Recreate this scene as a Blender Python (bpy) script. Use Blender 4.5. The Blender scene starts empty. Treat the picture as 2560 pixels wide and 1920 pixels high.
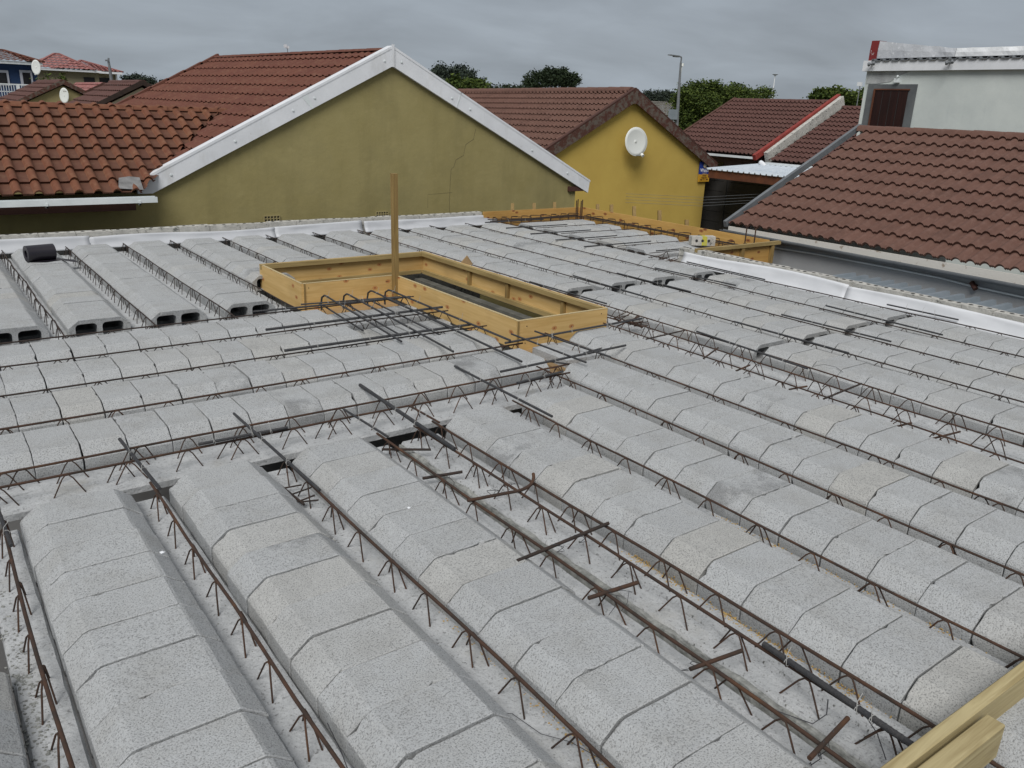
import bpy, bmesh, math, random
from mathutils import Vector, Matrix, noise
random.seed(11)
R = math.radians
sc = bpy.context.scene
COL = sc.collection
# ------------------------------------------------------------------ camera
cam_d = bpy.data.cameras.new('camera'); cam = bpy.data.objects.new('camera', cam_d); COL.objects.link(cam)
rt = Vector((0.80640212, -0.59016102, 0.03775694)); up = Vector((0.16101665, 0.28055252, 0.94623672)); fw = Vector((0.56902483, 0.7569678, -0.3212639))
CAM = Vector((0, 0, 1.6)); FPX = 2030.0
cam.matrix_world = Matrix.Translation(CAM) @ Matrix((rt, up, -fw)).transposed().to_4x4()
cam_d.sensor_width = 36; cam_d.lens = FPX / 2560 * 36; cam_d.clip_start = .05; cam_d.clip_end = 3000
sc.camera = cam
# ------------------------------------------------------------------ world: overcast sky over a Nishita base
w = bpy.data.worlds.new('World'); sc.world = w; w.use_nodes = True
nt = w.node_tree; nt.nodes.clear()
def N(nt, t, **k):
    n = nt.nodes.new(t)
    for a, v in k.items():
        if a.startswith('i_'): n.inputs[a[2:].replace('_', ' ')].default_value = v
        else: setattr(n, a, v)
    return n
SUN_EL, SUN_AZ = R(48), R(-131)     # azimuth measured from +Y towards +X
out = N(nt, 'ShaderNodeOutputWorld'); bg = N(nt, 'ShaderNodeBackground'); bg.inputs[1].default_value = 0.05
sky = N(nt, 'ShaderNodeTexSky', sky_type='NISHITA', sun_disc=False, sun_elevation=SUN_EL, sun_rotation=-SUN_AZ, dust_density=4.0, air_density=1.2)
tc = N(nt, 'ShaderNodeTexCoord'); sep = N(nt, 'ShaderNodeSeparateXYZ'); nt.links.new(tc.outputs['Generated'], sep.inputs[0])
zc = N(nt, 'ShaderNodeClamp'); nt.links.new(sep.outputs[2], zc.inputs[0])
# overcast luminance rises towards the zenith
rp = N(nt, 'ShaderNodeValToRGB'); nt.links.new(zc.outputs[0], rp.inputs[0])
rp.color_ramp.elements[0].position = 0; rp.color_ramp.elements[0].color = (3.38, 3.84, 4.30, 1)
rp.color_ramp.elements[1].position = .10; rp.color_ramp.elements[1].color = (3.15, 3.56, 4.04, 1)
e = rp.color_ramp.elements.new(.28); e.color = (2.58, 2.90, 3.34, 1)
e = rp.color_ramp.elements.new(.55); e.color = (3.7, 3.9, 4.15, 1)
e = rp.color_ramp.elements.new(1.0); e.color = (4.8, 4.95, 5.1, 1)
# cloud streaks on a plane overhead
pz = N(nt, 'ShaderNodeMath', operation='ADD'); pz.inputs[1].default_value = .22; nt.links.new(zc.outputs[0], pz.inputs[0])
dv = N(nt, 'ShaderNodeVectorMath', operation='DIVIDE'); cmb = N(nt, 'ShaderNodeCombineXYZ')
for i in range(3): nt.links.new(pz.outputs[0], cmb.inputs[i])
nt.links.new(tc.outputs['Generated'], dv.inputs[0]); nt.links.new(cmb.outputs[0], dv.inputs[1])
mp = N(nt, 'ShaderNodeMapping'); mp.inputs['Scale'].default_value = (1.0, 1.3, .5); mp.inputs['Rotation'].default_value = (0, 0, .6); nt.links.new(dv.outputs[0], mp.inputs[0])
nz = N(nt, 'ShaderNodeTexNoise', i_Scale=1.7, i_Detail=5.0, i_Roughness=.5, i_Distortion=.35); nt.links.new(mp.outputs[0], nz.inputs[0])
cr = N(nt, 'ShaderNodeMapRange'); cr.inputs[1].default_value = .3; cr.inputs[2].default_value = .7; cr.inputs[3].default_value = .84; cr.inputs[4].default_value = 1.15
nt.links.new(nz.outputs[0], cr.inputs[0])
mul = N(nt, 'ShaderNodeVectorMath', operation='SCALE'); nt.links.new(rp.outputs[0], mul.inputs[0]); nt.links.new(cr.outputs[0], mul.inputs['Scale'])
mix = N(nt, 'ShaderNodeMix', data_type='RGBA'); mix.inputs[0].default_value = .93
nt.links.new(sky.outputs[0], mix.inputs[6]); nt.links.new(mul.outputs[0], mix.inputs[7]); nt.links.new(mix.outputs[2], bg.inputs[0]); nt.links.new(bg.outputs[0], out.inputs[0])
# ------------------------------------------------------------------ sun behind cloud
sd = bpy.data.lights.new('sun', 'SUN'); sd.energy = 1.5; sd.angle = R(32); sd.color = (1, .975, .94)
so = bpy.data.objects.new('sun', sd); COL.objects.link(so)
sv = Vector((math.sin(SUN_AZ) * math.cos(SUN_EL), math.cos(SUN_AZ) * math.cos(SUN_EL), math.sin(SUN_EL)))
so.rotation_euler = (-sv).to_track_quat('-Z', 'Y').to_euler()
sc.view_settings.view_transform = 'Standard'; sc.view_settings.look = 'None'; sc.view_settings.gamma = 1; sc.view_settings.exposure = 1.0
try: sc.view_settings.use_curve_mapping = False
except Exception: pass

# ------------------------------------------------------------------ material helpers
def mat(name, c1, c2=None, scale=8, rough=.85, bump=0, bscale=None, det=6, coord='Object', spec=.3, stretch=None, extra=None, metal=0, lo=.35, hi=.65, rnd=0):
    m = bpy.data.materials.new(name); m.use_nodes = True; t = m.node_tree; b = t.nodes['Principled BSDF']
    b.inputs['Roughness'].default_value = rough; b.inputs['Specular IOR Level'].default_value = spec; b.inputs['Metallic'].default_value = metal
    c1 = tuple(c1) + (1,)
    tcn = N(t, 'ShaderNodeTexCoord'); v = tcn.outputs[coord]
    if rnd:
        oi = N(t, 'ShaderNodeObjectInfo'); sc_ = N(t, 'ShaderNodeMath', operation='MULTIPLY'); sc_.inputs[1].default_value = 37.0
        t.links.new(oi.outputs['Random'], sc_.inputs[0]); ad = N(t, 'ShaderNodeVectorMath', operation='ADD'); cb = N(t, 'ShaderNodeCombineXYZ')
        for i in range(3): t.links.new(sc_.outputs[0], cb.inputs[i])
        t.links.new(v, ad.inputs[0]); t.links.new(cb.outputs[0], ad.inputs[1]); v = ad.outputs[0]
    if stretch:
        mpn = N(t, 'ShaderNodeMapping'); mpn.inputs['Scale'].default_value = stretch; t.links.new(v, mpn.inputs[0]); v = mpn.outputs[0]
    col = None
    if c2 is None: b.inputs['Base Color'].default_value = c1
    else:
        c2 = tuple(c2) + (1,)
        n = N(t, 'ShaderNodeTexNoise', i_Scale=scale, i_Detail=float(det), i_Roughness=.6); t.links.new(v, n.inputs[0])
        r = N(t, 'ShaderNodeMapRange'); r.inputs[1].default_value = lo; r.inputs[2].default_value = hi; t.links.new(n.outputs[0], r.inputs[0])
        mx = N(t, 'ShaderNodeMix', data_type='RGBA'); mx.inputs[6].default_value = c1; mx.inputs[7].default_value = c2
        t.links.new(r.outputs[0], mx.inputs[0]); col = mx.outputs[2]
    if extra:
        for (kind, sc2, a, bb, cc, st) in extra:   # darken/tint by a second noise: where noise in a..bb -> colour cc
            vv = v
            if st:
                mpn = N(t, 'ShaderNodeMapping'); mpn.inputs['Scale'].default_value = st; t.links.new(v, mpn.inputs[0]); vv = mpn.outputs[0]
            if kind == 'noise': n2 = N(t, 'ShaderNodeTexNoise', i_Scale=sc2, i_Detail=4.0, i_Roughness=.65); o = n2.outputs[0]
            elif kind == 'wave': n2 = N(t, 'ShaderNodeTexWave', i_Scale=sc2, i_Distortion=6.0, i_Detail=3.0, i_Detail_Scale=1.2); o = n2.outputs['Fac']
            else: n2 = N(t, 'ShaderNodeTexVoronoi', i_Scale=sc2); o = n2.outputs['Distance']
            t.links.new(vv, n2.inputs[0])
            r2 = N(t, 'ShaderNodeMapRange'); r2.inputs[1].default_value = a; r2.inputs[2].default_value = bb; t.links.new(o, r2.inputs[0])
            m2 = N(t, 'ShaderNodeMix', data_type='RGBA'); m2.inputs[7].default_value = tuple(cc[:3]) + (1,)
            mu = N(t, 'ShaderNodeMath', operation='MULTIPLY'); mu.inputs[1].default_value = cc[3] if len(cc) > 3 else 1.0
            t.links.new(r2.outputs[0], mu.inputs[0]); t.links.new(mu.outputs[0], m2.inputs[0])
            if col is not None: t.links.new(col, m2.inputs[6])
            else: m2.inputs[6].default_value = c1
            col = m2.outputs[2]
    if col is not None: t.links.new(col, b.inputs['Base Color'])
    if bump:
        n3 = N(t, 'ShaderNodeTexNoise', i_Scale=bscale or scale * 4, i_Detail=5.0, i_Roughness=.7); t.links.new(v, n3.inputs[0])
        bn = N(t, 'ShaderNodeBump'); bn.inputs['Strength'].default_value = bump; bn.inputs['Distance'].default_value = .01
        t.links.new(n3.outputs[0], bn.inputs['Height']); t.links.new(bn.outputs[0], b.inputs['Normal'])
    return m
def block_material():
    m = bpy.data.materials.new('block_concrete'); m.use_nodes = True; t = m.node_tree; b = t.nodes['Principled BSDF']
    b.inputs['Roughness'].default_value = .95; b.inputs['Specular IOR Level'].default_value = .15
    tcn = N(t, 'ShaderNodeTexCoord'); oi = N(t, 'ShaderNodeObjectInfo'); ge = N(t, 'ShaderNodeNewGeometry')
    s = N(t, 'ShaderNodeMath', operation='ADD'); t.links.new(oi.outputs['Random'], s.inputs[0]); t.links.new(ge.outputs['Random Per Island'], s.inputs[1])
    fr = N(t, 'ShaderNodeMath', operation='FRACT'); t.links.new(s.outputs[0], fr.inputs[0])
    wn = N(t, 'ShaderNodeTexWhiteNoise', noise_dimensions='1D'); t.links.new(fr.outputs[0], wn.inputs['W'])
    off = N(t, 'ShaderNodeVectorMath', operation='SCALE'); off.inputs['Scale'].default_value = 40; t.links.new(wn.outputs['Color'], off.inputs[0])
    ad = N(t, 'ShaderNodeVectorMath', operation='ADD'); t.links.new(tcn.outputs['Object'], ad.inputs[0]); t.links.new(off.outputs[0], ad.inputs[1]); v = ad.outputs[0]
    r0 = N(t, 'ShaderNodeValToRGB'); t.links.new(wn.outputs['Value'], r0.inputs[0])
    el = r0.color_ramp.elements; el[0].position = 0; el[0].color = (.368, .380, .388, 1); el[1].position = 1; el[1].color = (.395, .394, .378, 1)
    q = el.new(.35); q.color = (.395, .408, .416, 1); q = el.new(.72); q.color = (.38, .393, .402, 1); q = el.new(.90); q.color = (.405, .41, .405, 1)
    col = r0.outputs[0]
    def layer(col, scale, a, bb, c, st, det=3.0, vor=False, blend='MIX'):
        if vor: n = N(t, 'ShaderNodeTexVoronoi', i_Scale=scale); o = n.outputs['Distance']
        else: n = N(t, 'ShaderNodeTexNoise', i_Scale=scale, i_Detail=det, i_Roughness=.65); o = n.outputs[0]
        t.links.new(v, n.inputs[0])
        r = N(t, 'ShaderNodeMapRange'); r.inputs[1].default_value = a; r.inputs[2].default_value = bb; r.inputs[4].default_value = st; t.links.new(o, r.inputs[0])
        mx = N(t, 'ShaderNodeMix', data_type='RGBA', blend_type=blend); mx.inputs[7].default_value = c + (1,)
        t.links.new(col, mx.inputs[6]); t.links.new(r.outputs[0], mx.inputs[0]); return mx.outputs[2], o
    col, _ = layer(col, 5, .45, .72, (.30, .30, .29), .55)            # broad mottling
    clean = col
    col, _ = layer(col, 4.5, .47, .62, (.15, .155, .16), .65, 5.0)       # grimy patches, on a few blocks only
    gt = N(t, 'ShaderNodeMath', operation='GREATER_THAN'); gt.inputs[1].default_value = .965; sx = N(t, 'ShaderNodeSeparateColor'); t.links.new(wn.outputs['Color'], sx.inputs[0]); t.links.new(sx.outputs[1], gt.inputs[0])
    gm = N(t, 'ShaderNodeMix', data_type='RGBA'); t.links.new(clean, gm.inputs[6]); t.links.new(col, gm.inputs[7]); t.links.new(gt.outputs[0], gm.inputs[0]); col = gm.outputs[2]
    col, o1 = layer(col, 190, .50, .64, (.13, .132, .13), .72, 2.5)    # open pores
    col, o2 = layer(col, 160, .58, .68, (.56, .56, .54), .28, 2.0)
    col, _ = layer(col, 42, .50, .70, (.24, .245, .25), .25, 4.0)    # light grains
    t.links.new(col, b.inputs['Base Color'])
    bn = N(t, 'ShaderNodeBump'); bn.inputs['Strength'].default_value = .8; bn.inputs['Distance'].default_value = .004; bn.invert = True
    t.links.new(o1, bn.inputs['Height'])
    t.links.new(bn.outputs[0], b.inputs['Normal'])
    return m
M = {}
M['block'] = block_material()
M['rib'] = mat('rib_concrete', (.45, .462, .47), (.36, .372, .38), 9, .9, .7, 60, extra=[('noise', 70, .58, .68, (.14, .14, .14, .8), None), ('noise', 150, .52, .68, (.17, .17, .17, .5), None), ('noise', 3, .58, .75, (.30, .29, .26, .6), None)])
M['ribside'] = M['rib']
M['mortar'] = mat('rough_mortar', (.32, .325, .31), (.16, .165, .155), 30, .95, 1.0, 60)
M['rust'] = mat('rusty_steel', (.070, .037, .024), (.036, .027, .022), 14, .8, .5, 220, extra=[('noise', 5, .55, .7, (.112, .053, .026, .7), None)], rnd=1)
M['oldrust'] = mat('dark_rusty_steel', (.045, .030, .024), (.030, .024, .021), 14, .75, .5, 220)
M['bar'] = mat('mill_scale_bar', (.026, .028, .033), (.044, .043, .044), 30, .5, .6, 260, spec=.5)
M['wire'] = mat('galvanised_tie_wire', (.38, .38, .37), None, rough=.5)
M['bwire'] = mat('black_tie_wire', (.05, .05, .055), None, rough=.6)
def wood(name, c1, c2, grain, knot=None, kr=.15, kc=(.13, .05, .02)):
    """grain: mapping scale, small along the board; knot: mapping scale that flattens the board's thickness axis"""
    m = bpy.data.materials.new(name); m.use_nodes = True; t = m.node_tree; b = t.nodes['Principled BSDF']; b.inputs['Roughness'].default_value = .62; b.inputs['Specular IOR Level'].default_value = .25
    tcn = N(t, 'ShaderNodeTexCoord'); o = tcn.outputs['Object']
    def mapped(sc3):
        mpn = N(t, 'ShaderNodeMapping'); mpn.inputs['Scale'].default_value = sc3; t.links.new(o, mpn.inputs[0]); return mpn.outputs[0]
    g1 = N(t, 'ShaderNodeTexNoise', i_Scale=1.0, i_Detail=6.0, i_Roughness=.6, i_Distortion=.8); t.links.new(mapped(grain), g1.inputs[0])
    r1 = N(t, 'ShaderNodeMapRange'); r1.inputs[1].default_value = .36; r1.inputs[2].default_value = .64; t.links.new(g1.outputs[0], r1.inputs[0])
    m1 = N(t, 'ShaderNodeMix', data_type='RGBA'); m1.inputs[6].default_value = c1 + (1,); m1.inputs[7].default_value = c2 + (1,); t.links.new(r1.outputs[0], m1.inputs[0]); col = m1.outputs[2]
    g2 = N(t, 'ShaderNodeTexNoise', i_Scale=1.6, i_Detail=3.0); t.links.new(o, g2.inputs[0]); r2 = N(t, 'ShaderNodeMapRange'); r2.inputs[1].default_value = .5; r2.inputs[2].default_value = .72; r2.inputs[4].default_value = .45; t.links.new(g2.outputs[0], r2.inputs[0])
    m2 = N(t, 'ShaderNodeMix', data_type='RGBA'); m2.inputs[7].default_value = (c2[0] * .62, c2[1] * .6, c2[2] * .6, 1); t.links.new(col, m2.inputs[6]); t.links.new(r2.outputs[0], m2.inputs[0]); col = m2.outputs[2]
    if knot:
        vr = N(t, 'ShaderNodeTexVoronoi', voronoi_dimensions='2D', i_Scale=1.0); sk = N(t, 'ShaderNodeSeparateXYZ'); t.links.new(o, sk.inputs[0]); ck = N(t, 'ShaderNodeCombineXYZ'); ax = [i for i in range(3) if knot[i]][:2]
        for jj, ii in enumerate(ax):
            mm = N(t, 'ShaderNodeMath', operation='MULTIPLY'); mm.inputs[1].default_value = knot[ii]; t.links.new(sk.outputs[ii], mm.inputs[0]); t.links.new(mm.outputs[0], ck.inputs[jj])
        t.links.new(ck.outputs[0], vr.inputs[0])
        for (hi_, lo_, c, st) in ((kr, kr * .85, tuple(x * 1.7 for x in kc), .75), (kr * .72, kr * .6, tuple(min(1, x * 2.6) for x in kc), .7), (kr * .45, kr * .3, kc, .95)):
            r3 = N(t, 'ShaderNodeMapRange'); r3.inputs[1].default_value = hi_; r3.inputs[2].default_value = lo_; r3.inputs[4].default_value = st; t.links.new(vr.outputs['Distance'], r3.inputs[0])
            m3 = N(t, 'ShaderNodeMix', data_type='RGBA'); m3.inputs[7].default_value = c + (1,); t.links.new(col, m3.inputs[6]); t.links.new(r3.outputs[0], m3.inputs[0]); col = m3.outputs[2]
    t.links.new(col, b.inputs['Base Color'])
    bn = N(t, 'ShaderNodeBump'); bn.inputs['Strength'].default_value = .25; bn.inputs['Distance'].default_value = .002; t.links.new(g1.outputs[0], bn.inputs['Height']); t.links.new(bn.outputs[0], b.inputs['Normal'])
    return m
M['plyX'] = wood('plywood_x', (.58, .395, .165), (.48, .31, .115), (2.0, 4, 34), (4.2, 0, 6.5), .12, (.20, .09, .035))
M['plyY'] = wood('plywood_y', (.60, .415, .18), (.51, .34, .13), (4, 2.0, 34), (0, 3.6, 6.0), .12, (.20, .09, .035))
M['plyD'] = wood('edge_board_y', (.55, .34, .11), (.46, .27, .08), (4, 2.0, 34), (0, 3.5, 6.5))
M['plyE'] = wood('edge_board_x', (.50, .30, .095), (.42, .235, .07), (2.0, 4, 34), (3.5, 0, 6.5), .12)
M['battX'] = wood('pine_batten_x', (.36, .27, .12), (.25, .18, .075), (3, 60, 60))
M['battY'] = wood('pine_batten_y', (.36, .27, .12), (.26, .19, .08), (60, 3, 60))
M['battZ'] = wood('pine_post_z', (.29, .20, .075), (.20, .13, .05), (60, 60, 3), (0, 9, 3.0), .10)
M['floorply'] = wood('shutter_board', (.36, .24, .12), (.27, .18, .09), (3, 30, 8))
M['edgewood'] = wood('cut_plywood_edge', (.52, .43, .25), (.40, .31, .17), (60, 60, 90))
M['membrane'] = mat('white_foam_membrane', (.50, .515, .54), (.43, .445, .47), 2.5, .45, .15, 8)
M['brick'] = mat('cement_brick', (.50, .49, .455), (.35, .345, .32), 9, .95, .8, 60, extra=[('noise', 14, .58, .66, (.08, .085, .08, .8), None)])
M['hole'] = mat('painted_hole_shade', (.03, .03, .03))  # near-black colour standing in for the shade inside holes
M['yellowpaint'] = mat('yellow_spray', (.50, .47, .04), (.36, .35, .12), 30)
M['black'] = mat('black_plastic', (.012, .010, .016), (.02, .018, .024), 5, .32, spec=.5)
M['olive'] = mat('olive_plaster', (.29, .25, .112), (.255, .218, .092), 1.6, .9, .55, 9, extra=[('noise', 2.2, .52, .78, (.20, .172, .075, .55), (1.6, 1, .22)), ('noise', 7, .56, .74, (.33, .285, .135, .35), None), ('noise', .55, .5, .72, (.185, .163, .078, .6), None), ('noise', 2.4, .6, .8, (.255, .222, .108, .5), None)])
M['crack'] = mat('crack', (.10, .085, .045))
M['white'] = mat('white_fascia', (.69, .71, .74), (.61, .63, .66), 3, .5, extra=[('noise', 3.5, .58, .74, (.45, .45, .44, .5), (1, 1, .35)), ('noise', 16, .64, .72, (.40, .39, .36, .5), None)])
M['gutterw'] = mat('white_gutter', (.66, .70, .71), (.56, .60, .61), 4, .45)
M['brown'] = mat('brown_board', (.075, .032, .024), (.055, .026, .02), 6, .7)
M['yellow'] = mat('yellow_plaster', (.48, .345, .085), (.44, .31, .075), 1.2, .85, .15, 12)
M['peel'] = mat('peeling_board', (.105, .085, .07), (.07, .028, .02), 9, .85, .4, 30, lo=.42, hi=.56, stretch=(1, 1, 1), extra=[('noise', 30, .62, .68, (.20, .18, .16, .6), None)])
M['darkboard'] = mat('dark_board', (.06, .022, .017), (.10, .05, .035), 5, .7)
M['blackboard'] = mat('black_board', (.022, .014, .012), (.04, .025, .02), 5, .8)
M['khaki'] = mat('khaki_plaster', (.30, .255, .125), (.26, .22, .11), 2, .9)
M['cream'] = mat('cream_plaster', (.47, .42, .33), (.42, .37, .29), 2, .9)
M['beige'] = mat('beige_plaster', (.235, .205, .135), (.20, .18, .12), .6, .9)
M['blue'] = mat('blue_plaster', (.013, .033, .085), (.010, .027, .072), 1, .8)
M['glass'] = mat('dark_window_glass', (.008, .008, .010), (.018, .018, .02), 2, .4, spec=.2)
M['frame'] = mat('grey_window_frame', (.33, .34, .38))
M['greyplaster'] = mat('grey_plaster', (.36, .37, .38), (.32, .33, .34), 1.2, .85, .2, 20, extra=[('noise', 3, .6, .8, (.17, .18, .19, .4), None)])
M['whiteplaster'] = mat('washed_white_plaster', (.54, .58, .56), (.46, .50, .49), 1.5, .9, .35, 8, extra=[('noise', 4, .58, .75, (.40, .44, .44, .6), (1, 1, .25))])
M['darkgrey'] = mat('dark_grey_plaster', (.085, .092, .098), (.12, .13, .135), 3, .8)
M['silver'] = mat('silver_coating', (.52, .54, .57), (.40, .42, .45), 3, .5, .8, 9, extra=[('noise', 9, .6, .7, (.8, .82, .85, .5), None)])
M['silver2'] = mat('bright_silver_coating', (.80, .82, .84), (.62, .64, .66), 4, .4, .9, 9)
M['redpaint'] = mat('red_paint', (.26, .04, .03), (.18, .03, .024), 5, .6)
M['redflake'] = mat('flaking_red_paint', (.17, .022, .022), (.5, .5, .5), 9, .7, lo=.60, hi=.64)
M['door'] = mat('mahogany_door', (.026, .009, .007), (.015, .006, .005), 3, .4, stretch=(8, 8, .6))
M['steelgrey'] = mat('grey_metal_trim', (.15, .16, .17), (.11, .12, .13), 4, .5)
M['greysheet'] = mat('grey_roof_sheet', (.21, .24, .27), (.17, .20, .225), 3, .5)
M['ibr'] = mat('galvanised_sheet', (.56, .61, .66), (.47, .52, .57), 2, .45, extra=[('noise', 3, .6, .7, (.2, .3, .45, .4), None)])
M['rustbeam'] = mat('reddish_beam', (.125, .045, .022), (.08, .03, .018), 4, .7)
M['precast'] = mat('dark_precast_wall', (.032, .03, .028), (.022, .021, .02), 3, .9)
M['galv'] = mat('galvanised_pole', (.17, .18, .19), (.13, .14, .15), 3, .5)
M['peelwhite'] = mat('flaking_white_board', (.56, .54, .50), (.30, .25, .20), 7, .85, .4, 40, lo=.6, hi=.66)
M['dish'] = mat('dish_white', (.60, .62, .60), None, rough=.5)
M['dishrim'] = mat('dish_rim', (.74, .76, .74), None, rough=.5)
M['signblue'] = mat('sign_blue', (.012, .035, .22))
M['signyel'] = mat('sign_yellow', (.48, .26, .02))
M['signwhite'] = mat('sign_white', (.8, .8, .8))
M['signcream'] = mat('sign_cream', (.6, .45, .2))
M['signbrown'] = mat('sign_text_brown', (.06, .02, .01))
M['pinkwall'] = mat('pinkish_plaster', (.30, .23, .22), (.27, .21, .2), 2)
M['trunk'] = mat('bark', (.10, .075, .055), (.06, .045, .035), 8)
M['hill'] = mat('hill_vegetation', (.035, .05, .04), (.05, .06, .05), .1)
M['ground'] = mat('sandy_ground', (.28, .25, .20), (.16, .17, .10), .15)
M['road'] = mat('asphalt', (.06, .06, .062), (.05, .05, .052), 2)
M['interior'] = mat('raw_concrete_floor', (.12, .12, .12), (.09, .09, .09), 2)
def foliage(name, a, b_, c):
    m = bpy.data.materials.new(name); m.use_nodes = True; t = m.node_tree; b = t.nodes['Principled BSDF']; b.inputs['Roughness'].default_value = .7; b.inputs['Specular IOR Level'].default_value = .2
    ge = N(t, 'ShaderNodeNewGeometry'); r = N(t, 'ShaderNodeValToRGB'); t.links.new(ge.outputs['Random Per Island'], r.inputs[0])
    e = r.color_ramp.elements; e[0].color = a + (1,); e[1].color = c + (1,); q = e.new(.5); q.color = b_ + (1,)
    t.links.new(r.outputs[0], b.inputs['Base Color']); return m
M['leafdark'] = foliage('leaves_dark', (.012, .02, .010), (.020, .032, .015), (.032, .048, .020))
M['leafmid'] = foliage('leaves_mid', (.020, .034, .007), (.042, .066, .012), (.085, .115, .02))
M['leafblue'] = foliage('leaves_bluish', (.018, .026, .022), (.03, .042, .032), (.045, .06, .04))
def tilemat(name, ca, cb, cc, pan_dirt_shade=0):
    m = bpy.data.materials.new(name); m.use_nodes = True; t = m.node_tree; b = t.nodes['Principled BSDF']; b.inputs['Roughness'].default_value = .75; b.inputs['Specular IOR Level'].default_value = .25
    tcn = N(t, 'ShaderNodeTexCoord'); sp = N(t, 'ShaderNodeSeparateXYZ'); t.links.new(tcn.outputs['UV'], sp.inputs[0])
    def fl(o):
        f = N(t, 'ShaderNodeMath', operation='FLOOR'); t.links.new(o, f.inputs[0]); return f.outputs[0]
    cb_ = N(t, 'ShaderNodeCombineXYZ'); t.links.new(fl(sp.outputs[0]), cb_.inputs[0]); t.links.new(fl(sp.outputs[1]), cb_.inputs[1])
    wn = N(t, 'ShaderNodeTexWhiteNoise', noise_dimensions='3D'); t.links.new(cb_.outputs[0], wn.inputs[0])
    n = N(t, 'ShaderNodeTexNoise', i_Scale=3.0, i_Detail=6.0, i_Roughness=.65); t.links.new(tcn.outputs['Object'], n.inputs[0])
    mx = N(t, 'ShaderNodeMix', data_type='RGBA'); mx.inputs[6].default_value = ca + (1,); mx.inputs[7].default_value = cb + (1,); 
    a1 = N(t, 'ShaderNodeMapRange'); a1.inputs[1].default_value = .0; a1.inputs[2].default_value = 1; a1.inputs[3].default_value = .25; a1.inputs[4].default_value = .75; t.links.new(wn.outputs['Value'], a1.inputs[0])
    t.links.new(a1.outputs[0], mx.inputs[0])
    n2 = N(t, 'ShaderNodeTexNoise', i_Scale=14.0, i_Detail=5.0, i_Roughness=.7); t.links.new(tcn.outputs['Object'], n2.inputs[0])
    r = N(t, 'ShaderNodeMapRange'); r.inputs[1].default_value = .48; r.inputs[2].default_value = .72; r.inputs[4].default_value = .7; t.links.new(n2.outputs[0], r.inputs[0])
    m2 = N(t, 'ShaderNodeMix', data_type='RGBA'); m2.inputs[7].default_value = cc + (1,); t.links.new(mx.outputs[2], m2.inputs[6]); t.links.new(r.outputs[0], m2.inputs[0])
    r3 = N(t, 'ShaderNodeMapRange'); r3.inputs[1].default_value = .5; r3.inputs[2].default_value = .75; r3.inputs[4].default_value = .5; t.links.new(n.outputs[0], r3.inputs[0])
    m3 = N(t, 'ShaderNodeMix', data_type='RGBA'); m3.inputs[7].default_value = tuple(x * .5 for x in ca) + (1,); t.links.new(m2.outputs[2], m3.inputs[6]); t.links.new(r3.outputs[0], m3.inputs[0])
    m3o = m3.outputs[2]
    if pan_dirt_shade:
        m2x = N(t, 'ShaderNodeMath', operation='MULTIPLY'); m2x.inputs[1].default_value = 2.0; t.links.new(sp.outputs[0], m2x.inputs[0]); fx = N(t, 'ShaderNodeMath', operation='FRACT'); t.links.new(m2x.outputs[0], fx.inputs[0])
        rg = N(t, 'ShaderNodeMapRange'); rg.inputs[1].default_value = .40; rg.inputs[2].default_value = .56; rg.inputs[4].default_value = pan_dirt_shade; t.links.new(fx.outputs[0], rg.inputs[0])  # pan dirt and the shade between rolls, both put into the colour
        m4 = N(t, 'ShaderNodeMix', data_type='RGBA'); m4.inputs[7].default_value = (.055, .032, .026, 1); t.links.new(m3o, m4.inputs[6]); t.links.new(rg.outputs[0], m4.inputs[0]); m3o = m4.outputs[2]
    t.links.new(m3o, b.inputs['Base Color'])
    bn = N(t, 'ShaderNodeBump'); bn.inputs['Strength'].default_value = .3; bn.inputs['Distance'].default_value = .01; t.links.new(n2.outputs[0], bn.inputs['Height']); t.links.new(bn.outputs[0], b.inputs['Normal'])
    return m
M['tilered'] = tilemat('terracotta_tiles', (.125, .045, .027), (.165, .068, .036), (.21, .11, .062), pan_dirt_shade=.45)
M['tileorange'] = tilemat('weathered_red_tiles', (.135, .052, .034), (.105, .038, .028), (.17, .088, .056))
M['tilebrown'] = tilemat('brown_tiles', (.105, .054, .041), (.13, .068, .052), (.165, .098, .078))
M['tiledark'] = tilemat('dark_brown_tiles', (.085, .040, .034), (.105, .050, .042), (.13, .075, .062))
M['tilebright'] = tilemat('bright_red_tiles', (.22, .07, .065), (.26, .11, .10), (.48, .34, .32))
M['tilegrey'] = tilemat('grey_tiles', (.12, .115, .10), (.15, .14, .12), (.18, .17, .15))

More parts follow.
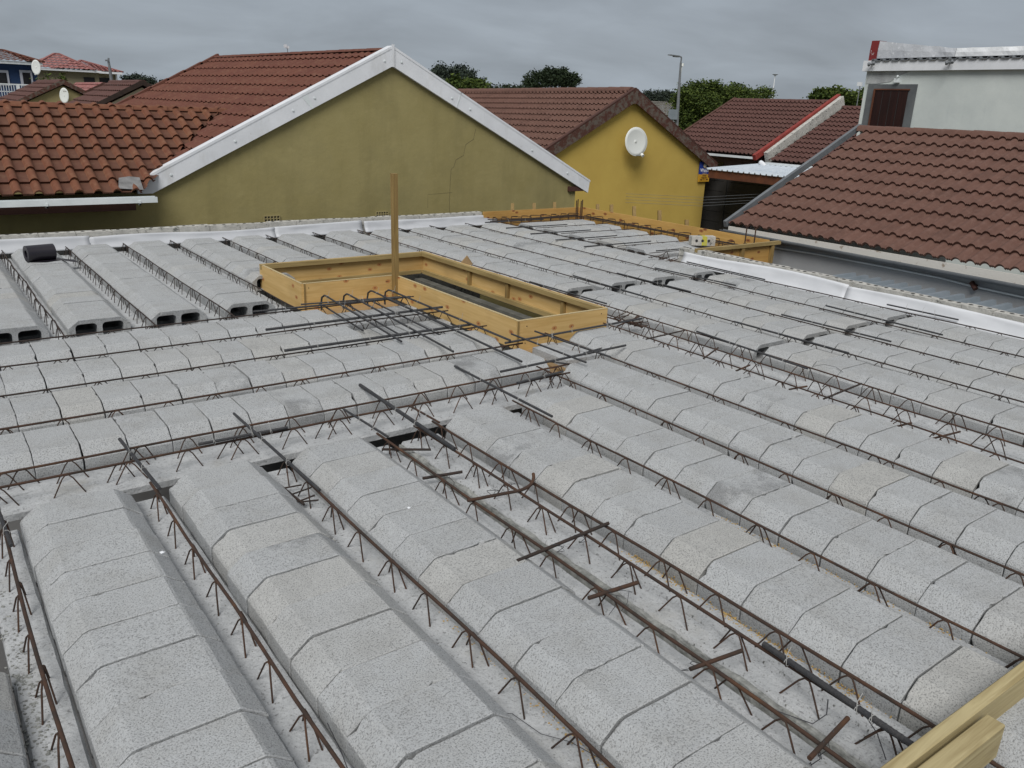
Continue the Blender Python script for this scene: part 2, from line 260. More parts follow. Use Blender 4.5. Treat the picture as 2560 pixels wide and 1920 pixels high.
# ------------------------------------------------------------------ mesh helpers
class MB:
    def __init__(s): s.v = []; s.f = []; s.m = []; s.uv = []; s.sm = []
    def add(s, vs, fs, mi=0, smooth=False):
        o = len(s.v); s.v += [tuple(p) for p in vs]; s.f += [tuple(i + o for i in f) for f in fs]; s.m += [mi] * len(fs); s.sm += [smooth] * len(fs)
    def box(s, a, b, mi=0, jit=0):
        x0, y0, z0 = a; x1, y1, z1 = b
        vs = [(x, y, z) for z in (z0, z1) for y in (y0, y1) for x in (x0, x1)]
        if jit: vs = [tuple(c + random.uniform(-jit, jit) for c in p) for p in vs]
        s.add(vs, [(0, 2, 3, 1), (4, 5, 7, 6), (0, 1, 5, 4), (2, 6, 7, 3), (0, 4, 6, 2), (1, 3, 7, 5)], mi)
    def beam(s, p, q, wd, ht, mi=0, upv=(0, 0, 1)):     # box along p->q ; wd across, ht along up
        p = Vector(p); q = Vector(q); d = (q - p).normalized(); u = Vector(upv); a = d.cross(u).normalized() * wd / 2; b = a.cross(d).normalized() * ht / 2
        vs = [p - a - b, p + a - b, p + a + b, p - a + b, q - a - b, q + a - b, q + a + b, q - a + b]
        s.add(vs, [(0, 3, 2, 1), (4, 5, 6, 7), (0, 1, 5, 4), (1, 2, 6, 5), (2, 3, 7, 6), (3, 0, 4, 7)], mi)
    def tube(s, pts, r, n=6, mi=0, cap=True, rings=None):
        pts = [Vector(p) for p in pts]; k = len(pts)
        if k < 2: return
        rs = r if isinstance(r, (list, tuple)) else [r] * k
        prev = None; vs = []; fs = []
        for i, p in enumerate(pts):
            d = (pts[min(i + 1, k - 1)] - pts[max(i - 1, 0)])
            if d.length < 1e-9: d = Vector((0, 0, 1))
            d.normalize()
            if prev is None:
                a = d.cross(Vector((0, 0, 1)))
                if a.length < .1: a = d.cross(Vector((1, 0, 0)))
            else: a = prev - d * prev.dot(d)
            a.normalize(); b = d.cross(a); prev = a
            for j in range(n):
                t = 2 * math.pi * j / n; vs.append(p + (a * math.cos(t) + b * math.sin(t)) * rs[i])
        for i in range(k - 1):
            for j in range(n): fs.append((i * n + j, i * n + (j + 1) % n, (i + 1) * n + (j + 1) % n, (i + 1) * n + j))
        s.add(vs, fs, mi, True)
        if cap: s.add(vs[:n], [tuple(range(n))[::-1]], mi); s.add(vs[-n:], [tuple(range(n))], mi)
    def prism(s, poly, d, mi=0):        # polygon of 3D points extruded by vector d
        poly = [Vector(p) for p in poly]; d = Vector(d); n = len(poly)
        vs = poly + [p + d for p in poly]
        s.add(vs, [tuple(range(n))[::-1], tuple(range(n, 2 * n))] + [(i, (i + 1) % n, n + (i + 1) % n, n + i) for i in range(n)], mi)
    def build(s, name, m, parent=None):
        me = bpy.data.meshes.new(name); me.from_pydata(s.v, [], s.f)
        ms = m if isinstance(m, (list, tuple)) else [m]
        for x in ms: me.materials.append(x)
        me.polygons.foreach_set('material_index', s.m); me.polygons.foreach_set('use_smooth', s.sm)
        bm = bmesh.new(); bm.from_mesh(me); bmesh.ops.recalc_face_normals(bm, faces=bm.faces); bm.to_mesh(me); bm.free()
        me.update(); o = bpy.data.objects.new(name, me); COL.objects.link(o)
        if parent is not None:
            o.parent = parent
            o.matrix_parent_inverse = Matrix.Translation(-Vector(parent.location)) if parent.type == 'EMPTY' else Matrix.Identity(4)
        return o
def tag(o, label=None, cat=None, group=None, kind=None):
    if label: o['label'] = label
    if cat: o['category'] = cat
    if group: o['group'] = group
    if kind: o['kind'] = kind
    return o
def empty(name, loc, label, cat, group=None):
    o = bpy.data.objects.new(name, None); COL.objects.link(o); o.location = loc; o.empty_display_size = .1
    return tag(o, label, cat, group)
ORD = ['first', 'second', 'third', 'fourth', 'fifth', 'sixth', 'seventh', 'eighth', 'ninth', 'tenth', 'eleventh', 'twelfth', 'thirteenth', 'fourteenth', 'fifteenth', 'sixteenth', 'seventeenth', 'eighteenth', 'nineteenth', 'twentieth', 'twenty-first', 'twenty-second', 'twenty-third', 'twenty-fourth', 'twenty-fifth']
def project(p):
    d = Vector(p) - CAM; z = d.dot(fw)
    if z < .05: return None
    return 1280 + FPX * d.dot(rt) / z, 960 - FPX * d.dot(up) / z, z

# ------------------------------------------------------------------ structure: ground
GZ = -2.75
g = MB(); g.add([(-1500, -1500, GZ), (1500, -1500, GZ), (1500, 1500, GZ), (-1500, 1500, GZ)], [(0, 1, 2, 3)]); tag(g.build('ground', M['ground']), 'sandy ground around the houses', kind='structure')
g = MB(); g.add([(-60, 50.5, GZ + .004), (140, 50.5, GZ + .004), (140, 56.5, GZ + .004), (-60, 56.5, GZ + .004)], [(0, 1, 2, 3)]); tag(g.build('road', M['road']), kind='structure')
g = MB(); g.box((-3.4, -2.2, GZ), (8.75, 10.15, GZ + .08)); tag(g.build('ground_floor', M['interior']), kind='structure')

# ------------------------------------------------------------------ hollow infill blocks
BW, BT, BB = .425, .012, -.13           # width, top z, bottom z
def block_mesh(k, L=.1968):
    rnd = random.Random(100 + k); MBk = MB()
    hw = BW / 2; j = lambda a: rnd.uniform(-a, a)
    prof = [(-hw, BB), (-hw, -.049 + j(.003)), (-hw + .006, -.040), (-.149 + j(.003), BT - .006), (-.136 + j(.003), BT), (-.07, BT + j(.001)), (0, BT + j(.0015)), (.07, BT + j(.001)), (.136 + j(.003), BT), (.149 + j(.003), BT - .006), (hw - .006, -.040), (hw, -.049 + j(.003)), (hw, BB)]
    # subdivide the outline so that the two ends can be ragged
    pts = []
    for a, b in zip(prof[:-1], prof[1:]):
        n = 3 if abs(a[0] - b[0]) > .05 or abs(a[1] - b[1]) > .05 else 2
        for i in range(n): pts.append((a[0] + (b[0] - a[0]) * i / n, a[1] + (b[1] - a[1]) * i / n))
    pts.append(prof[-1]); n = len(pts)
    e0 = [rnd.uniform(0, .0022) + (rnd.uniform(.004, .012) if rnd.random() < .035 else 0) for _ in pts]; e1 = [rnd.uniform(0, .0022) + (rnd.uniform(.004, .012) if rnd.random() < .035 else 0) for _ in pts]
    ch = .003  # worn arris
    def ring(y, ins): return [(x * (1 - ins / hw), y, z - (ins if z > -.04 else 0)) for (x, z) in pts]
    rings = [[(x * (1 - ch * .8 / hw), e0[i], z - (ch * .8 if z > -.12 else 0)) for i, (x, z) in enumerate(pts)],
             [(x, e0[i] + ch, z) for i, (x, z) in enumerate(pts)],
             [(x, L / 2, z + rnd.uniform(-.0006, .0006)) for i, (x, z) in enumerate(pts)],
             [(x, L - e1[i] - ch, z) for i, (x, z) in enumerate(pts)],
             [(x * (1 - ch * .8 / hw), L - e1[i], z - (ch * .8 if z > -.12 else 0)) for i, (x, z) in enumerate(pts)]]
    vs = [p for r in rings for p in r]; fs = []
    for a in range(4):
        for i in range(n - 1): fs.append((a * n + i, a * n + i + 1, (a + 1) * n + i + 1, (a + 1) * n + i))
    for a in range(4): fs.append((a * n + n - 1, a * n, (a + 1) * n, (a + 1) * n + n - 1))   # underside
    MBk.add(vs, fs)
    # holes
    def hole(cx):
        o = []; w2, z0, z1, r = .074, -.120, -.020, .030
        for (qx, qz, a0) in ((cx + w2 - r, z1 - r, 0), (cx - w2 + r, z1 - r, 90), (cx - w2 + r * .6, z0 + r * .6, 180), (cx + w2 - r * .6, z0 + r * .6, 270)):
            rr = r if a0 < 180 else r * .6
            for s_ in range(4): t = R(a0 + 30 * s_); o.append((qx + rr * math.cos(t), qz + rr * math.sin(t)))
        return o
    me = bpy.data.meshes.new('block'); bm = bmesh.new()
    bv = [bm.verts.new(p) for p in MBk.v]
    for f in MBk.f: bm.faces.new([bv[i] for i in f])
    for ri, y in ((0, None), (4, None)):
        base = ri * n; outer = [bv[base + i] for i in range(n)]
        edges = [bm.edges.get((outer[i], outer[(i + 1) % n])) or bm.edges.new((outer[i], outer[(i + 1) % n])) for i in range(n)]
        yy = .004 if ri == 0 else L - .004
        for cx in (-.0905, .0905):
            hv = [bm.verts.new((x, yy, z)) for x, z in hole(cx)]
            edges += [bm.edges.new((hv[i], hv[(i + 1) % len(hv)])) for i in range(len(hv))]
            if ri == 0: hole_a = hv if cx < 0 else hole_a; hole_b = hv if cx > 0 else None
            else:
                A = hole_a if cx < 0 else hole_b
                for i in range(len(hv)): bm.faces.new((A[i], A[(i + 1) % len(hv)], hv[(i + 1) % len(hv)], hv[i]))
        bmesh.ops.triangle_fill(bm, use_beauty=True, edges=edges)
    bmesh.ops.recalc_face_normals(bm, faces=bm.faces)
    bm.to_mesh(me); bm.free(); me.materials.append(M['block']); return me
BLK = [block_mesh(k) for k in range(12)]
BLIST = []   # (area, matrix, label, rowname)
def brow(axis, c, lo, hi, rowname, from_end, pitch=.2, start='hi', z=0, skip=()):
    """blocks of one row; 'start' says at which end the regular joints start"""
    n = int(round((hi - lo) / pitch)); 
    for i in range(n):
        a = (hi - (i + 1) * pitch) if start == 'hi' else (lo + i * pitch)
        k = i if from_end == start else n - 1 - i
        if i in skip: continue
        jx, jr, jz = random.uniform(-.004, .004), random.uniform(-.007, .007) * (3 if random.random() < .04 else 1), random.uniform(-.0035, .0035); a += random.uniform(-.0009, .0009)
        if axis == 'Y': Mx = Matrix.Translation((c + jx, a + .0012, z + jz)) @ Matrix.Rotation(jr, 4, 'Z')
        else: Mx = Matrix.Translation((a + .001, c + jx, z + jz)) @ Matrix.Diagonal((1, 1, 1, 1)) @ Matrix.Rotation(jr - math.pi / 2, 4, 'Z') @ Matrix.Diagonal((1, 1.014, 1, 1))
        ctr = Mx @ Vector((0, .1, .0)); q = project(ctr)
        if q is None: vis = 0; 
        else:
            mrg = 330 / q[2] + 60
            vis = 1 if (-mrg < q[0] < 2560 + mrg and -mrg < q[1] < 1920 + mrg) else 0
        if not vis: continue
        inside = 1 if (-100 < q[0] < 2660 and q[1] < 2020) else .2
        BLIST.append((inside / q[2] ** 3, Mx, rowname, k, from_end))
ylo = lambda x: max(-.4, (2.0 - .68 * (x + .03)) if x < 2.15 else .54 + .43 * (x - 2.15)) - .5
FR = [(-.185, 'front row at the left photo edge'), (.385, 'front row second from the left'), (.955, 'front row third from the left'), (1.515, 'front row just left of the bare ribs'),
      (2.39, 'front row just right of the bare ribs'), (2.955, 'front row meeting the plywood patch'), (3.535, 'row starting beside the plywood patch'), (4.115, 'row starting at the box corner')]
tops = [3.475, 3.475, 3.475, 3.465, 3.49, 3.545, 3.893, 4.495]
for (c, nm), t in zip(FR, tops): brow('Y', c, t - .2 * int((t - ylo(c)) / .2), t, nm, 'hi')
RR = [(5.10, 'first row past the wide bare ribs'), (5.672, 'second row past the wide bare ribs'), (6.238, 'second row from the right wall'), (6.85, 'row along the right wall')]
for c, nm in RR:
    t = 3.478; brow('Y', c, t - .2 * int((t - ylo(c)) / .2), t, nm + ', near stretch', 'hi')
    brow('Y', c, 3.552, 5.552, nm + ', middle stretch', 'lo', start='lo')
    brow('Y', c, 5.745, 9.745, nm + ', far stretch', 'lo', start='lo')
LR = [(.488, 6.49, 'far left row at the photo edge'), (1.035, 6.50, 'far left row under the black roll'), (1.60, 6.49, 'far left row three from the edge'), (2.17, 6.52, 'far left row four from the edge'), (2.74, 7.50, "row ending at the box's left corner"),
      (3.305, 7.66, 'row behind the timber box, left'), (3.885, 7.66, 'row behind the timber box, middle'), (4.525, 7.66, 'row behind the timber box, right')]
for c, lo, nm in LR: brow('Y', c, lo, lo + .2 * int((9.93 - lo) / .2), nm, 'lo', start='lo')
brow('Y', -.08, 6.49, 9.89, 'outermost far left row', 'lo', start='lo')
BR = [(4.215, 3.33, 'crosswise row nearest the camera'), (4.775, 3.33, 'second crosswise row'), (5.325, 2.525, 'third crosswise row'), (5.885, 2.55, 'fourth crosswise row')]
for c, hi, nm in BR: brow('X', c, hi - 18 * .2025, hi, nm, 'hi', pitch=.2025)
for i, (c, nm) in enumerate([(9.47, 'farthest corner bay row'), (8.91, 'second corner bay row'), (8.345, 'middle corner bay row'), (7.78, 'fourth corner bay row'), (7.21, 'nearest corner bay row')]):
    brow('X', c, 7.26, 8.46, nm, 'lo', start='lo')
BLIST.sort(key=lambda t: -t[0])
for i, (a, Mx, nm, k, fe) in enumerate(BLIST[:298]):
    o = bpy.data.objects.new('infill_block', BLK[i % 12]); COL.objects.link(o); o.matrix_world = Mx
    hollow = fe == 'lo' and k == 0
    tag(o, f"{'hollow-ended' if hollow else 'grey'} block, {ORD[k]} from the {'far' if fe == 'hi' and 'cross' not in nm else ('right' if 'cross' in nm else 'open')} end, {nm}", 'concrete block', 'hollow concrete infill blocks laid in rows')
bm = bmesh.new()
for i, (a, Mx, nm, k, fe) in enumerate(BLIST[298:]):
    me = BLK[i % 12].copy(); me.transform(Mx); bm.from_mesh(me); bpy.data.meshes.remove(me)
me = bpy.data.meshes.new('infill_blocks'); bm.to_mesh(me); bm.free(); me.materials.append(M['block'])
o = bpy.data.objects.new('infill_blocks', me); COL.objects.link(o); tag(o, 'many more grey hollow blocks in the far and outer rows of the slab', 'concrete blocks', kind='stuff')
print('blocks', len(BLIST))

# ------------------------------------------------------------------ precast ribs with lattice girders
RT = -.096
def wob(t, amp, seed): return amp * (noise.noise(Vector((t * 1.3, seed * 7.7, 0))) )
def rib(axis, c, lo, hi, label, barlo=None, barhi=None, wd=.135, top=RT, bot=-.16, dx=0, barz=-.004, step=.262, lean=0, m='rust', br=.0065, kink=None):
    barlo = lo if barlo is None else barlo; barhi = hi if barhi is None else barhi
    P = (lambda u, s, z: (c + s, u, z)) if axis == 'Y' else (lambda u, s, z: (u, c + s, z))
    root = empty('lattice_rib', P((lo + hi) / 2, 0, bot), label, 'concrete rib', 'precast ribs with lattice girders')
    sd_ = c * 3.1 + hi
    b = MB(); n = max(2, int((hi - lo) / .07)); vs = []; fs = []
    for i in range(n + 1):
        u = lo + (hi - lo) * i / n; e = .003
        hw = wd / 2
        ring = [(-hw, bot), (-hw + random.uniform(-e, e) * .6, top - .012), (-hw + .009 + random.uniform(-e, e), top), (-hw * .4, top + random.uniform(-.001, .001)), (hw * .4, top + random.uniform(-.001, .001)), (hw - .009 + random.uniform(-e, e), top), (hw + random.uniform(-e, e) * .6, top - .012), (hw, bot)]
        vs += [P(u, s, z) for s, z in ring]
    for i in range(n):
        for j in range(8): fs.append((i * 8 + j, i * 8 + (j + 1) % 8, (i + 1) * 8 + (j + 1) % 8, (i + 1) * 8 + j))
    fs += [tuple(range(8)), tuple(range(n * 8, n * 8 + 8))]
    b.add(vs, fs); b.build('concrete_base', M['rib'], root)
    def top_at(u):
        k = 0
        if kink: k = kink * math.exp(-((u - barhi) / .5) ** 2)
        return dx + wob(u, .012, sd_) + lean * (u - barlo) + k, barz + wob(u + 9, .006, sd_)
    pts = []; n = max(3, int((barhi - barlo) / .25))
    for i in range(n + 1):
        u = barlo + (barhi - barlo) * i / n; s, z = top_at(u); pts.append(P(u, s, z))
    t = MB(); t.tube(pts, br, 8); t.build('top_bar', M[m], root)
    # zigzag wires welded under the top bar, one on each side
    for side, per, ph in ((-1, step, random.random()), (1, step * 2, random.random())):
        wv = MB(); u = barhi - per * (.15 + .5 * ph); path = []
        if side == 1: u = barhi - step * (.15 + .5 * ph) + .004
        while u > barlo + .05:
            s, z = top_at(u); z -= .004
            fx = s + side * .026; h = .076 + random.uniform(-.008, .008)
            path += [P(u + h + .006, fx - dx * .3 + side * .004, top - .035), P(u + h, fx - dx * .3, top - .02), P(u + .022, s + side * .012, z - .012), P(u + .008, s + side * .007, z + .002), P(u - .008, s + side * .007, z + .002), P(u - .022, s + side * .012, z - .012), P(u - h, fx - dx * .3, top - .02), P(u - h - .006, fx - dx * .3 + side * .004, top - .035)]
            u -= per * random.uniform(.96, 1.04)
        if path: wv.tube(path, .0031, 5); wv.build('lattice_wire', M[m], root)
    return root
lab = 'precast concrete rib with rusty lattice girder, '
for x, hi, nm, dx, extra in [(.10, 3.52, 'leftmost in the foreground', .01, {}), (.67, 3.52, 'second from the left in the foreground', .003, {'kink': .0}), (1.245, 3.52, 'third from the left in the foreground', .004, {}),
                             (1.79, 3.52, 'left of the dark mortar ridge', -.018, {}), (1.985, 3.52, 'middle one of the bare foreground ribs', .003, {'wd': .115}), (2.105, 3.52, 'right one of the bare foreground ribs', .001, {'wd': .115}),
                             (2.672, 3.56, 'ending below the plywood patch', -.012, {}), (3.245, 4.02, 'running up to the plywood patch', -.045, {}), (3.82, 4.66, 'running up to the timber box corner', -.045, {}),
                             (4.385, 4.64, 'nearest of the wide bare strip', -.005, {}), (4.60, 7.6, 'middle one of the wide bare strip', 0, {}), (4.815, 9.96, 'farthest of the wide bare strip', 0, {}),
                             (5.386, 9.96, 'first past the wide bare strip', .01, {}), (5.955, 9.96, 'second past the wide bare strip', -.03, {}), (6.543, 9.96, 'third past the wide bare strip', -.02, {}), (7.14, 9.96, 'against the white membrane on the right', -.02, {})]:
    lo = ylo(x); big = x < 2.7
    rib('Y', x, lo, hi, lab + nm, dx=dx, br=.0062 if x < 2.2 else .0052, m='rust' if x < 5 else 'oldrust', barhi=hi - .03 if x < 4 else hi, **extra)
for x, lo, nm, dx in [(.20, 6.2, 'far left, at the photo edge', 0), (.762, 6.03, 'far left, left of the black roll', -.01), (1.318, 6.02, 'far left, right of the black roll', .03), (1.885, 6.03, 'far left, third from the photo edge', .04),
                      (2.455, 6.2, 'far left, running to the timber box', -.02), (3.02, 7.63, 'behind the timber box, left', .02), (3.595, 7.63, 'behind the timber box, middle', -.02), (4.205, 7.63, 'behind the timber box, right', -.02)]:
    rib('Y', x, max(lo, 6.25), 9.96, lab + nm, dx=dx, m='oldrust', barlo=lo, br=.005)
for y, lo, hi, nm, dx, kw in [(3.772, -1.2, 3.30, 'front one of the crosswise double rib', -.005, {'wd': .15, 'bot': -.138}), (3.925, -1.2, 3.42, 'back one of the crosswise double rib', -.004, {'wd': .13, 'bot': -.138}), (4.495, -1.2, 3.45, 'crosswise, second from the camera', -.008, {}), (5.05, -1.2, 3.50, 'crosswise, third from the camera', -.03, {}),
                          (5.605, -1.2, 3.50, 'crosswise, fourth from the camera', -.025, {}), (6.16, -1.2, 3.50, 'crosswise, along the hollow block ends', -.01, {})]:
    rib('X', y, lo, hi, lab + nm, dx=dx, m='rust' if y < 5 else 'oldrust', br=.0062 if y < 4.6 else .0054, **kw)
for y, nm in [(9.75, 'farthest in the corner bay'), (9.19, 'second in the corner bay'), (8.625, 'third in the corner bay'), (8.06, 'fourth in the corner bay'), (7.495, 'fifth in the corner bay'), (6.93, 'nearest in the corner bay')]:
    rib('X', y, 7.22, 8.62, lab + nm, m='oldrust', br=.0045, top=-.09)
# mortar ridge and closing strips between the bare ribs
def strip(name, label, cat, x0, x1, y0, y1, z0, m, amp=.006, zb=-.15):
    b = MB(); n = int((y1 - y0) / .035); k = 5; vs = []; fs = []
    for i in range(n + 1):
        y = y0 + (y1 - y0) * i / n
        for j in range(k + 1):
            x = x0 + (x1 - x0) * j / k; edge = (j in (0, k))
            z = zb if edge else z0 + amp * 2 * noise.noise(Vector((x * 25, y * 14, 3))) + amp * noise.noise(Vector((x * 60, y * 45, 1)))
            vs.append((x + (amp * noise.noise(Vector((y * 12, j, 0))) if not edge else 0), y, z))
    for i in range(n):
        for j in range(k): a = i * (k + 1) + j; fs.append((a, a + 1, a + k + 2, a + k + 1))
    b.add(vs, fs); return tag(b.build(name, m), label, cat)
strip('mortar_ridge', 'rough dark mortar ridge between the bare foreground ribs', 'mortar', 1.868, 1.904, .2, 3.45, -.078, M['mortar'])
strip('mortar_strip', 'pale cement fill between the nearer two ribs of the wide bare strip', 'mortar', 4.455, 4.535, .6, 7.55, -.099, M['rib'], .002)
strip('mortar_strip', 'pale cement fill between the farther two ribs of the wide bare strip', 'mortar', 4.668, 4.75, .6, 7.5, -.099, M['rib'], .002)

# ------------------------------------------------------------------ loose and lapped reinforcing bars
def ribbed(b, pts, r, mi=0):
    b.tube(pts, r, 8, mi)
def bar(p, q, r, label, m='bar', group='lap bars tied over the ribs', ties=2, sag=0, deform=False):
    r *= .84; p = Vector(p); q = Vector(q); root = empty('reinforcing_bar', (p + q) / 2, label, 'steel bar', group)
    b = MB(); n = 6; pts = [p.lerp(q, i / n) + Vector((0, 0, -sag * math.sin(math.pi * i / n))) for i in range(n + 1)]
    b.tube(pts, r, 8)
    if deform:
        L = (q - p).length; d = (q - p).normalized(); k = int(L / .016)
        for i in range(k):
            c = p + d * (i * .016 + .008); b.tube([c - d * .0022, c + d * .0022], r * 1.07, 8)
    b.build('bar_shaft', M[m], root)
    for i in range(ties):
        t = (i + 1) / (ties + 1) + random.uniform(-.12, .12); c = p.lerp(q, t); d = (q - p).normalized(); a = d.cross(Vector((0, 0, 1))).normalized()
        tw = MB(); tw.tube([c + (a * math.cos(x) + Vector((0, 0, 1)) * math.sin(x)) * (r + .004) + d * .004 * x / 3 - Vector((0, 0, .004)) for x in [k * .7 for k in range(10)]] + [c + Vector((0, 0, r + .012)) + a * .006, c + Vector((0, 0, r + .035)) + a * random.uniform(-.02, .02)], .0013, 4, cap=False)
        tw.build('tie_wire', M['wire'], root)
    return root
b_ = 'dark reinforcing bar '
bar((.105, 3.62, .018), (.118, 3.17, .014), .0085, b_ + 'lapped over the leftmost foreground girder', deform=True)
bar((.655, 3.98, .03), (.683, 3.36, .018), .0095, b_ + 'lapped over the second foreground girder, ribbed', deform=True)
bar((1.222, 4.04, .03), (1.245, 3.0, .016), .0085, b_ + 'lapped over the third foreground girder')
bar((1.75, 3.83, .02), (1.775, 3.38, .016), .0075, b_ + 'lapped over the girder left of the mortar ridge')
bar((1.985, 4.12, .035), (1.98, 3.08, .014), .012, 'thick dark ribbed bar crossing the double rib into the bare ribs', deform=True)
bar((2.09, 3.72, .014), (2.10, 3.42, .014), .007, 'short bar tied to the girder end right of the bare ribs', m='rust')
bar((2.672, 4.17, .03), (2.665, 3.17, .02), .009, b_ + 'slanting over the fourth foreground girder')
bar((1.98, 1.25, .02), (1.945, .66, .024), .0115, 'thick dark ribbed bar running under the timber in the corner', deform=True, ties=3)
bar((.96, 3.765, .014), (1.40, 3.755, .014), .009, 'dark bar lapped along the crosswise double rib', ties=3)
# long lap bars along the crosswise girders
bar((2.07, 6.155, .02), (3.40, 6.03, .03), .0095, 'thick dark bar below the timber box corner, running to its inner corner', ties=3)
bar((2.50, 6.25, .012), (3.34, 6.10, .02), .008, 'thinner dark bar close along the timber box face')
bar((1.96, 5.58, .025), (3.435, 5.56, .035), .0115, 'thick dark bar lapped over the fourth crosswise girder', ties=4, deform=True)
bar((1.88, 5.02, .025), (3.33, 4.98, .035), .0115, 'thick dark bar lapped over the third crosswise girder', ties=4, deform=True)
bar((2.86, 3.93, .03), (3.97, 3.96, .04), .010, 'dark bar crossing toward the row beside the plywood patch', ties=3)
bar((3.27, 4.45, .03), (4.66, 4.49, .035), .010, 'long dark bar crossing in front of the timber box', ties=4)
bar((2.85, 3.74, .012), (3.23, 3.76, .02), .009, 'dark bar end over the front double rib near the plywood')
bar((3.42, 4.58, .045), (3.437, 3.776, .045), .0085, 'left of the two bars jutting out below the box corner', ties=2)
bar((3.62, 4.56, .045), (3.665, 3.79, .045), .0085, 'right of the two bars jutting out below the box corner', ties=2)
bar((3.15, 4.38, -.02), (3.5, 3.95, -.03), .007, 'dark bar low over the plywood patch', ties=0)
bar((3.75, 4.15, -.035), (4.02, 4.16, -.02), .007, 'small dark bar lying on the white block by the box', ties=0)
# hooked bars over the opening blocks
for i, (x0, y0, x1, y1) in enumerate([(2.727, 6.33, 2.635, 4.80), (2.915, 6.30, 2.80, 4.39), (3.152, 6.32, 3.086, 4.01), (3.30, 6.28, 3.30, 4.43)]):
    root = empty('hooked_bar', ((x0 + x1) / 2, (y0 + y1) / 2, .03), 'dark hooked bar starting at the timber box, ' + ['leftmost', 'second from the left', 'third from the left', 'rightmost'][i] + ' of four', 'steel bar', 'hooked bars below the timber box')
    b = MB(); d = Vector((x1 - x0, y1 - y0, 0)).normalized(); P0 = Vector((x0, y0, .06)); P1 = Vector((x1, y1, .04 + .01 * (i % 2)))
    arc = [P0 + Vector((-.015, 0, -.14)), P0 + Vector((-.012, .01, -.08)), P0 + Vector((-.006, .005, -.03)), P0 + d * .04 + Vector((0, 0, -.004)), P0 + d * .09]
    b.tube(arc + [P0.lerp(P1, t) for t in (.2, .4, .7, 1)], .008, 8); b.build('bar_shaft', M['bar'], root)
    b = MB(); off = Vector((-.03, .02, -.075)); b.tube([a + off for a in arc[2:]] + [P0.lerp(P1, t) + off for t in (.2, .4, .62)], .007, 8); b.build('lower_leg', M['bar'], root)
    for t in (.07, .3, .65):
        c = P0.lerp(P1, t); tw = MB(); tw.tube([c + Vector((.012 * math.cos(a), .004 * a / 6, .014 * math.sin(a) - .004)) for a in [k * .8 for k in range(9)]] + [c + Vector((.02, 0, .05))], .0013, 4, cap=False); tw.build('tie_wire', M['wire'], root)
# short cross pieces lying on the girders
def short(pts, r, label, m='rust', wires=1):
    r *= .8; pts = [Vector(p) for p in pts]; root = empty('bar_offcut', pts[0].lerp(pts[-1], .5), label, 'steel bar', 'short bar offcuts on the slab')
    b = MB(); b.tube(pts, r, 8); b.build('bar_shaft', M[m], root)
    for k in range(wires):
        c = pts[0].lerp(pts[-1], .35 + .25 * k); tw = MB(); rr = random.Random(len(label))
        p = [c + Vector((0, 0, r + .003))]; 
        for _ in range(7): p.append(p[-1] + Vector((rr.uniform(-.03, .03), rr.uniform(-.03, .03), rr.uniform(-.03, .012))))
        tw.tube(p, .0013, 4, cap=False); tw.build('tie_wire', M['bwire'], root)
def arcpts(a, b, c, n=8): return [Vector(a) * (1 - t) ** 2 + 2 * Vector(b) * t * (1 - t) + Vector(c) * t * t for t in [i / n for i in range(n + 1)]]
short([(1.735, 2.59, .012), (1.93, 2.555, .014)] + arcpts((1.95, 2.55, .014), (2.06, 2.53, .014), (2.115, 2.625, .03)), .0095, 'rusty bar with upturned hook tied across the bare ribs', wires=2)
short([(1.625, 2.085, .012), (2.11, 2.115, .014)], .009, 'long straight offcut tied across the bare ribs', 'oldrust', 2)
short([(1.70, 1.77, .0), (1.915, 1.745, .002)], .0095, 'rusty offcut wired under the mortar ridge girder', wires=2)
short([(1.70, .885, .0), (1.925, .915, .0)], .0095, 'rusty offcut near the timber in the bottom corner', wires=2)
short([(1.72, 1.32, -.01), (1.93, 1.29, -.01)], .0085, 'rusty offcut halfway along the bare ribs', wires=1)
short([(1.745, 3.39, -.05), (1.955, 3.26, -.05)], .0085, 'dark offcut at the far end of the bare ribs', 'oldrust', 1)
short([(1.755, 3.0, -.055), (1.945, 2.955, -.05)], .0095, 'dark offcut second from the far end of the bare ribs', 'oldrust', 1)
for i, (a, c) in enumerate([((4.33, 4.11, .0), (4.77, 4.12, .012)), ((4.355, 3.57, -.01), (4.65, 3.69, -.005)), ((4.35, 3.28, -.02), (4.52, 3.30, -.01)), ((4.34, 2.85, -.02), (4.5, 2.83, -.02)), ((4.3, 2.58, .008), (4.77, 2.62, .014)), ((4.33, 2.14, -.03), (4.46, 2.11, -.02)), ((4.40, 4.50, .0), (4.76, 4.62, .01)), ((4.35, 1.93, -.03), (4.6, 1.90, -.03))]):
    short([a, c], .0075, f'{ORD[i]} offcut across the wide bare ribs, counted from the far side' if i < 6 else ('offcut beside the box in the tangle of rusty lattice' if i == 6 else 'last rusty offcut on the wide bare ribs toward the photo edge'), 'oldrust' if i in (0, 4) else 'rust', 1 if i in (0, 4) else 0)
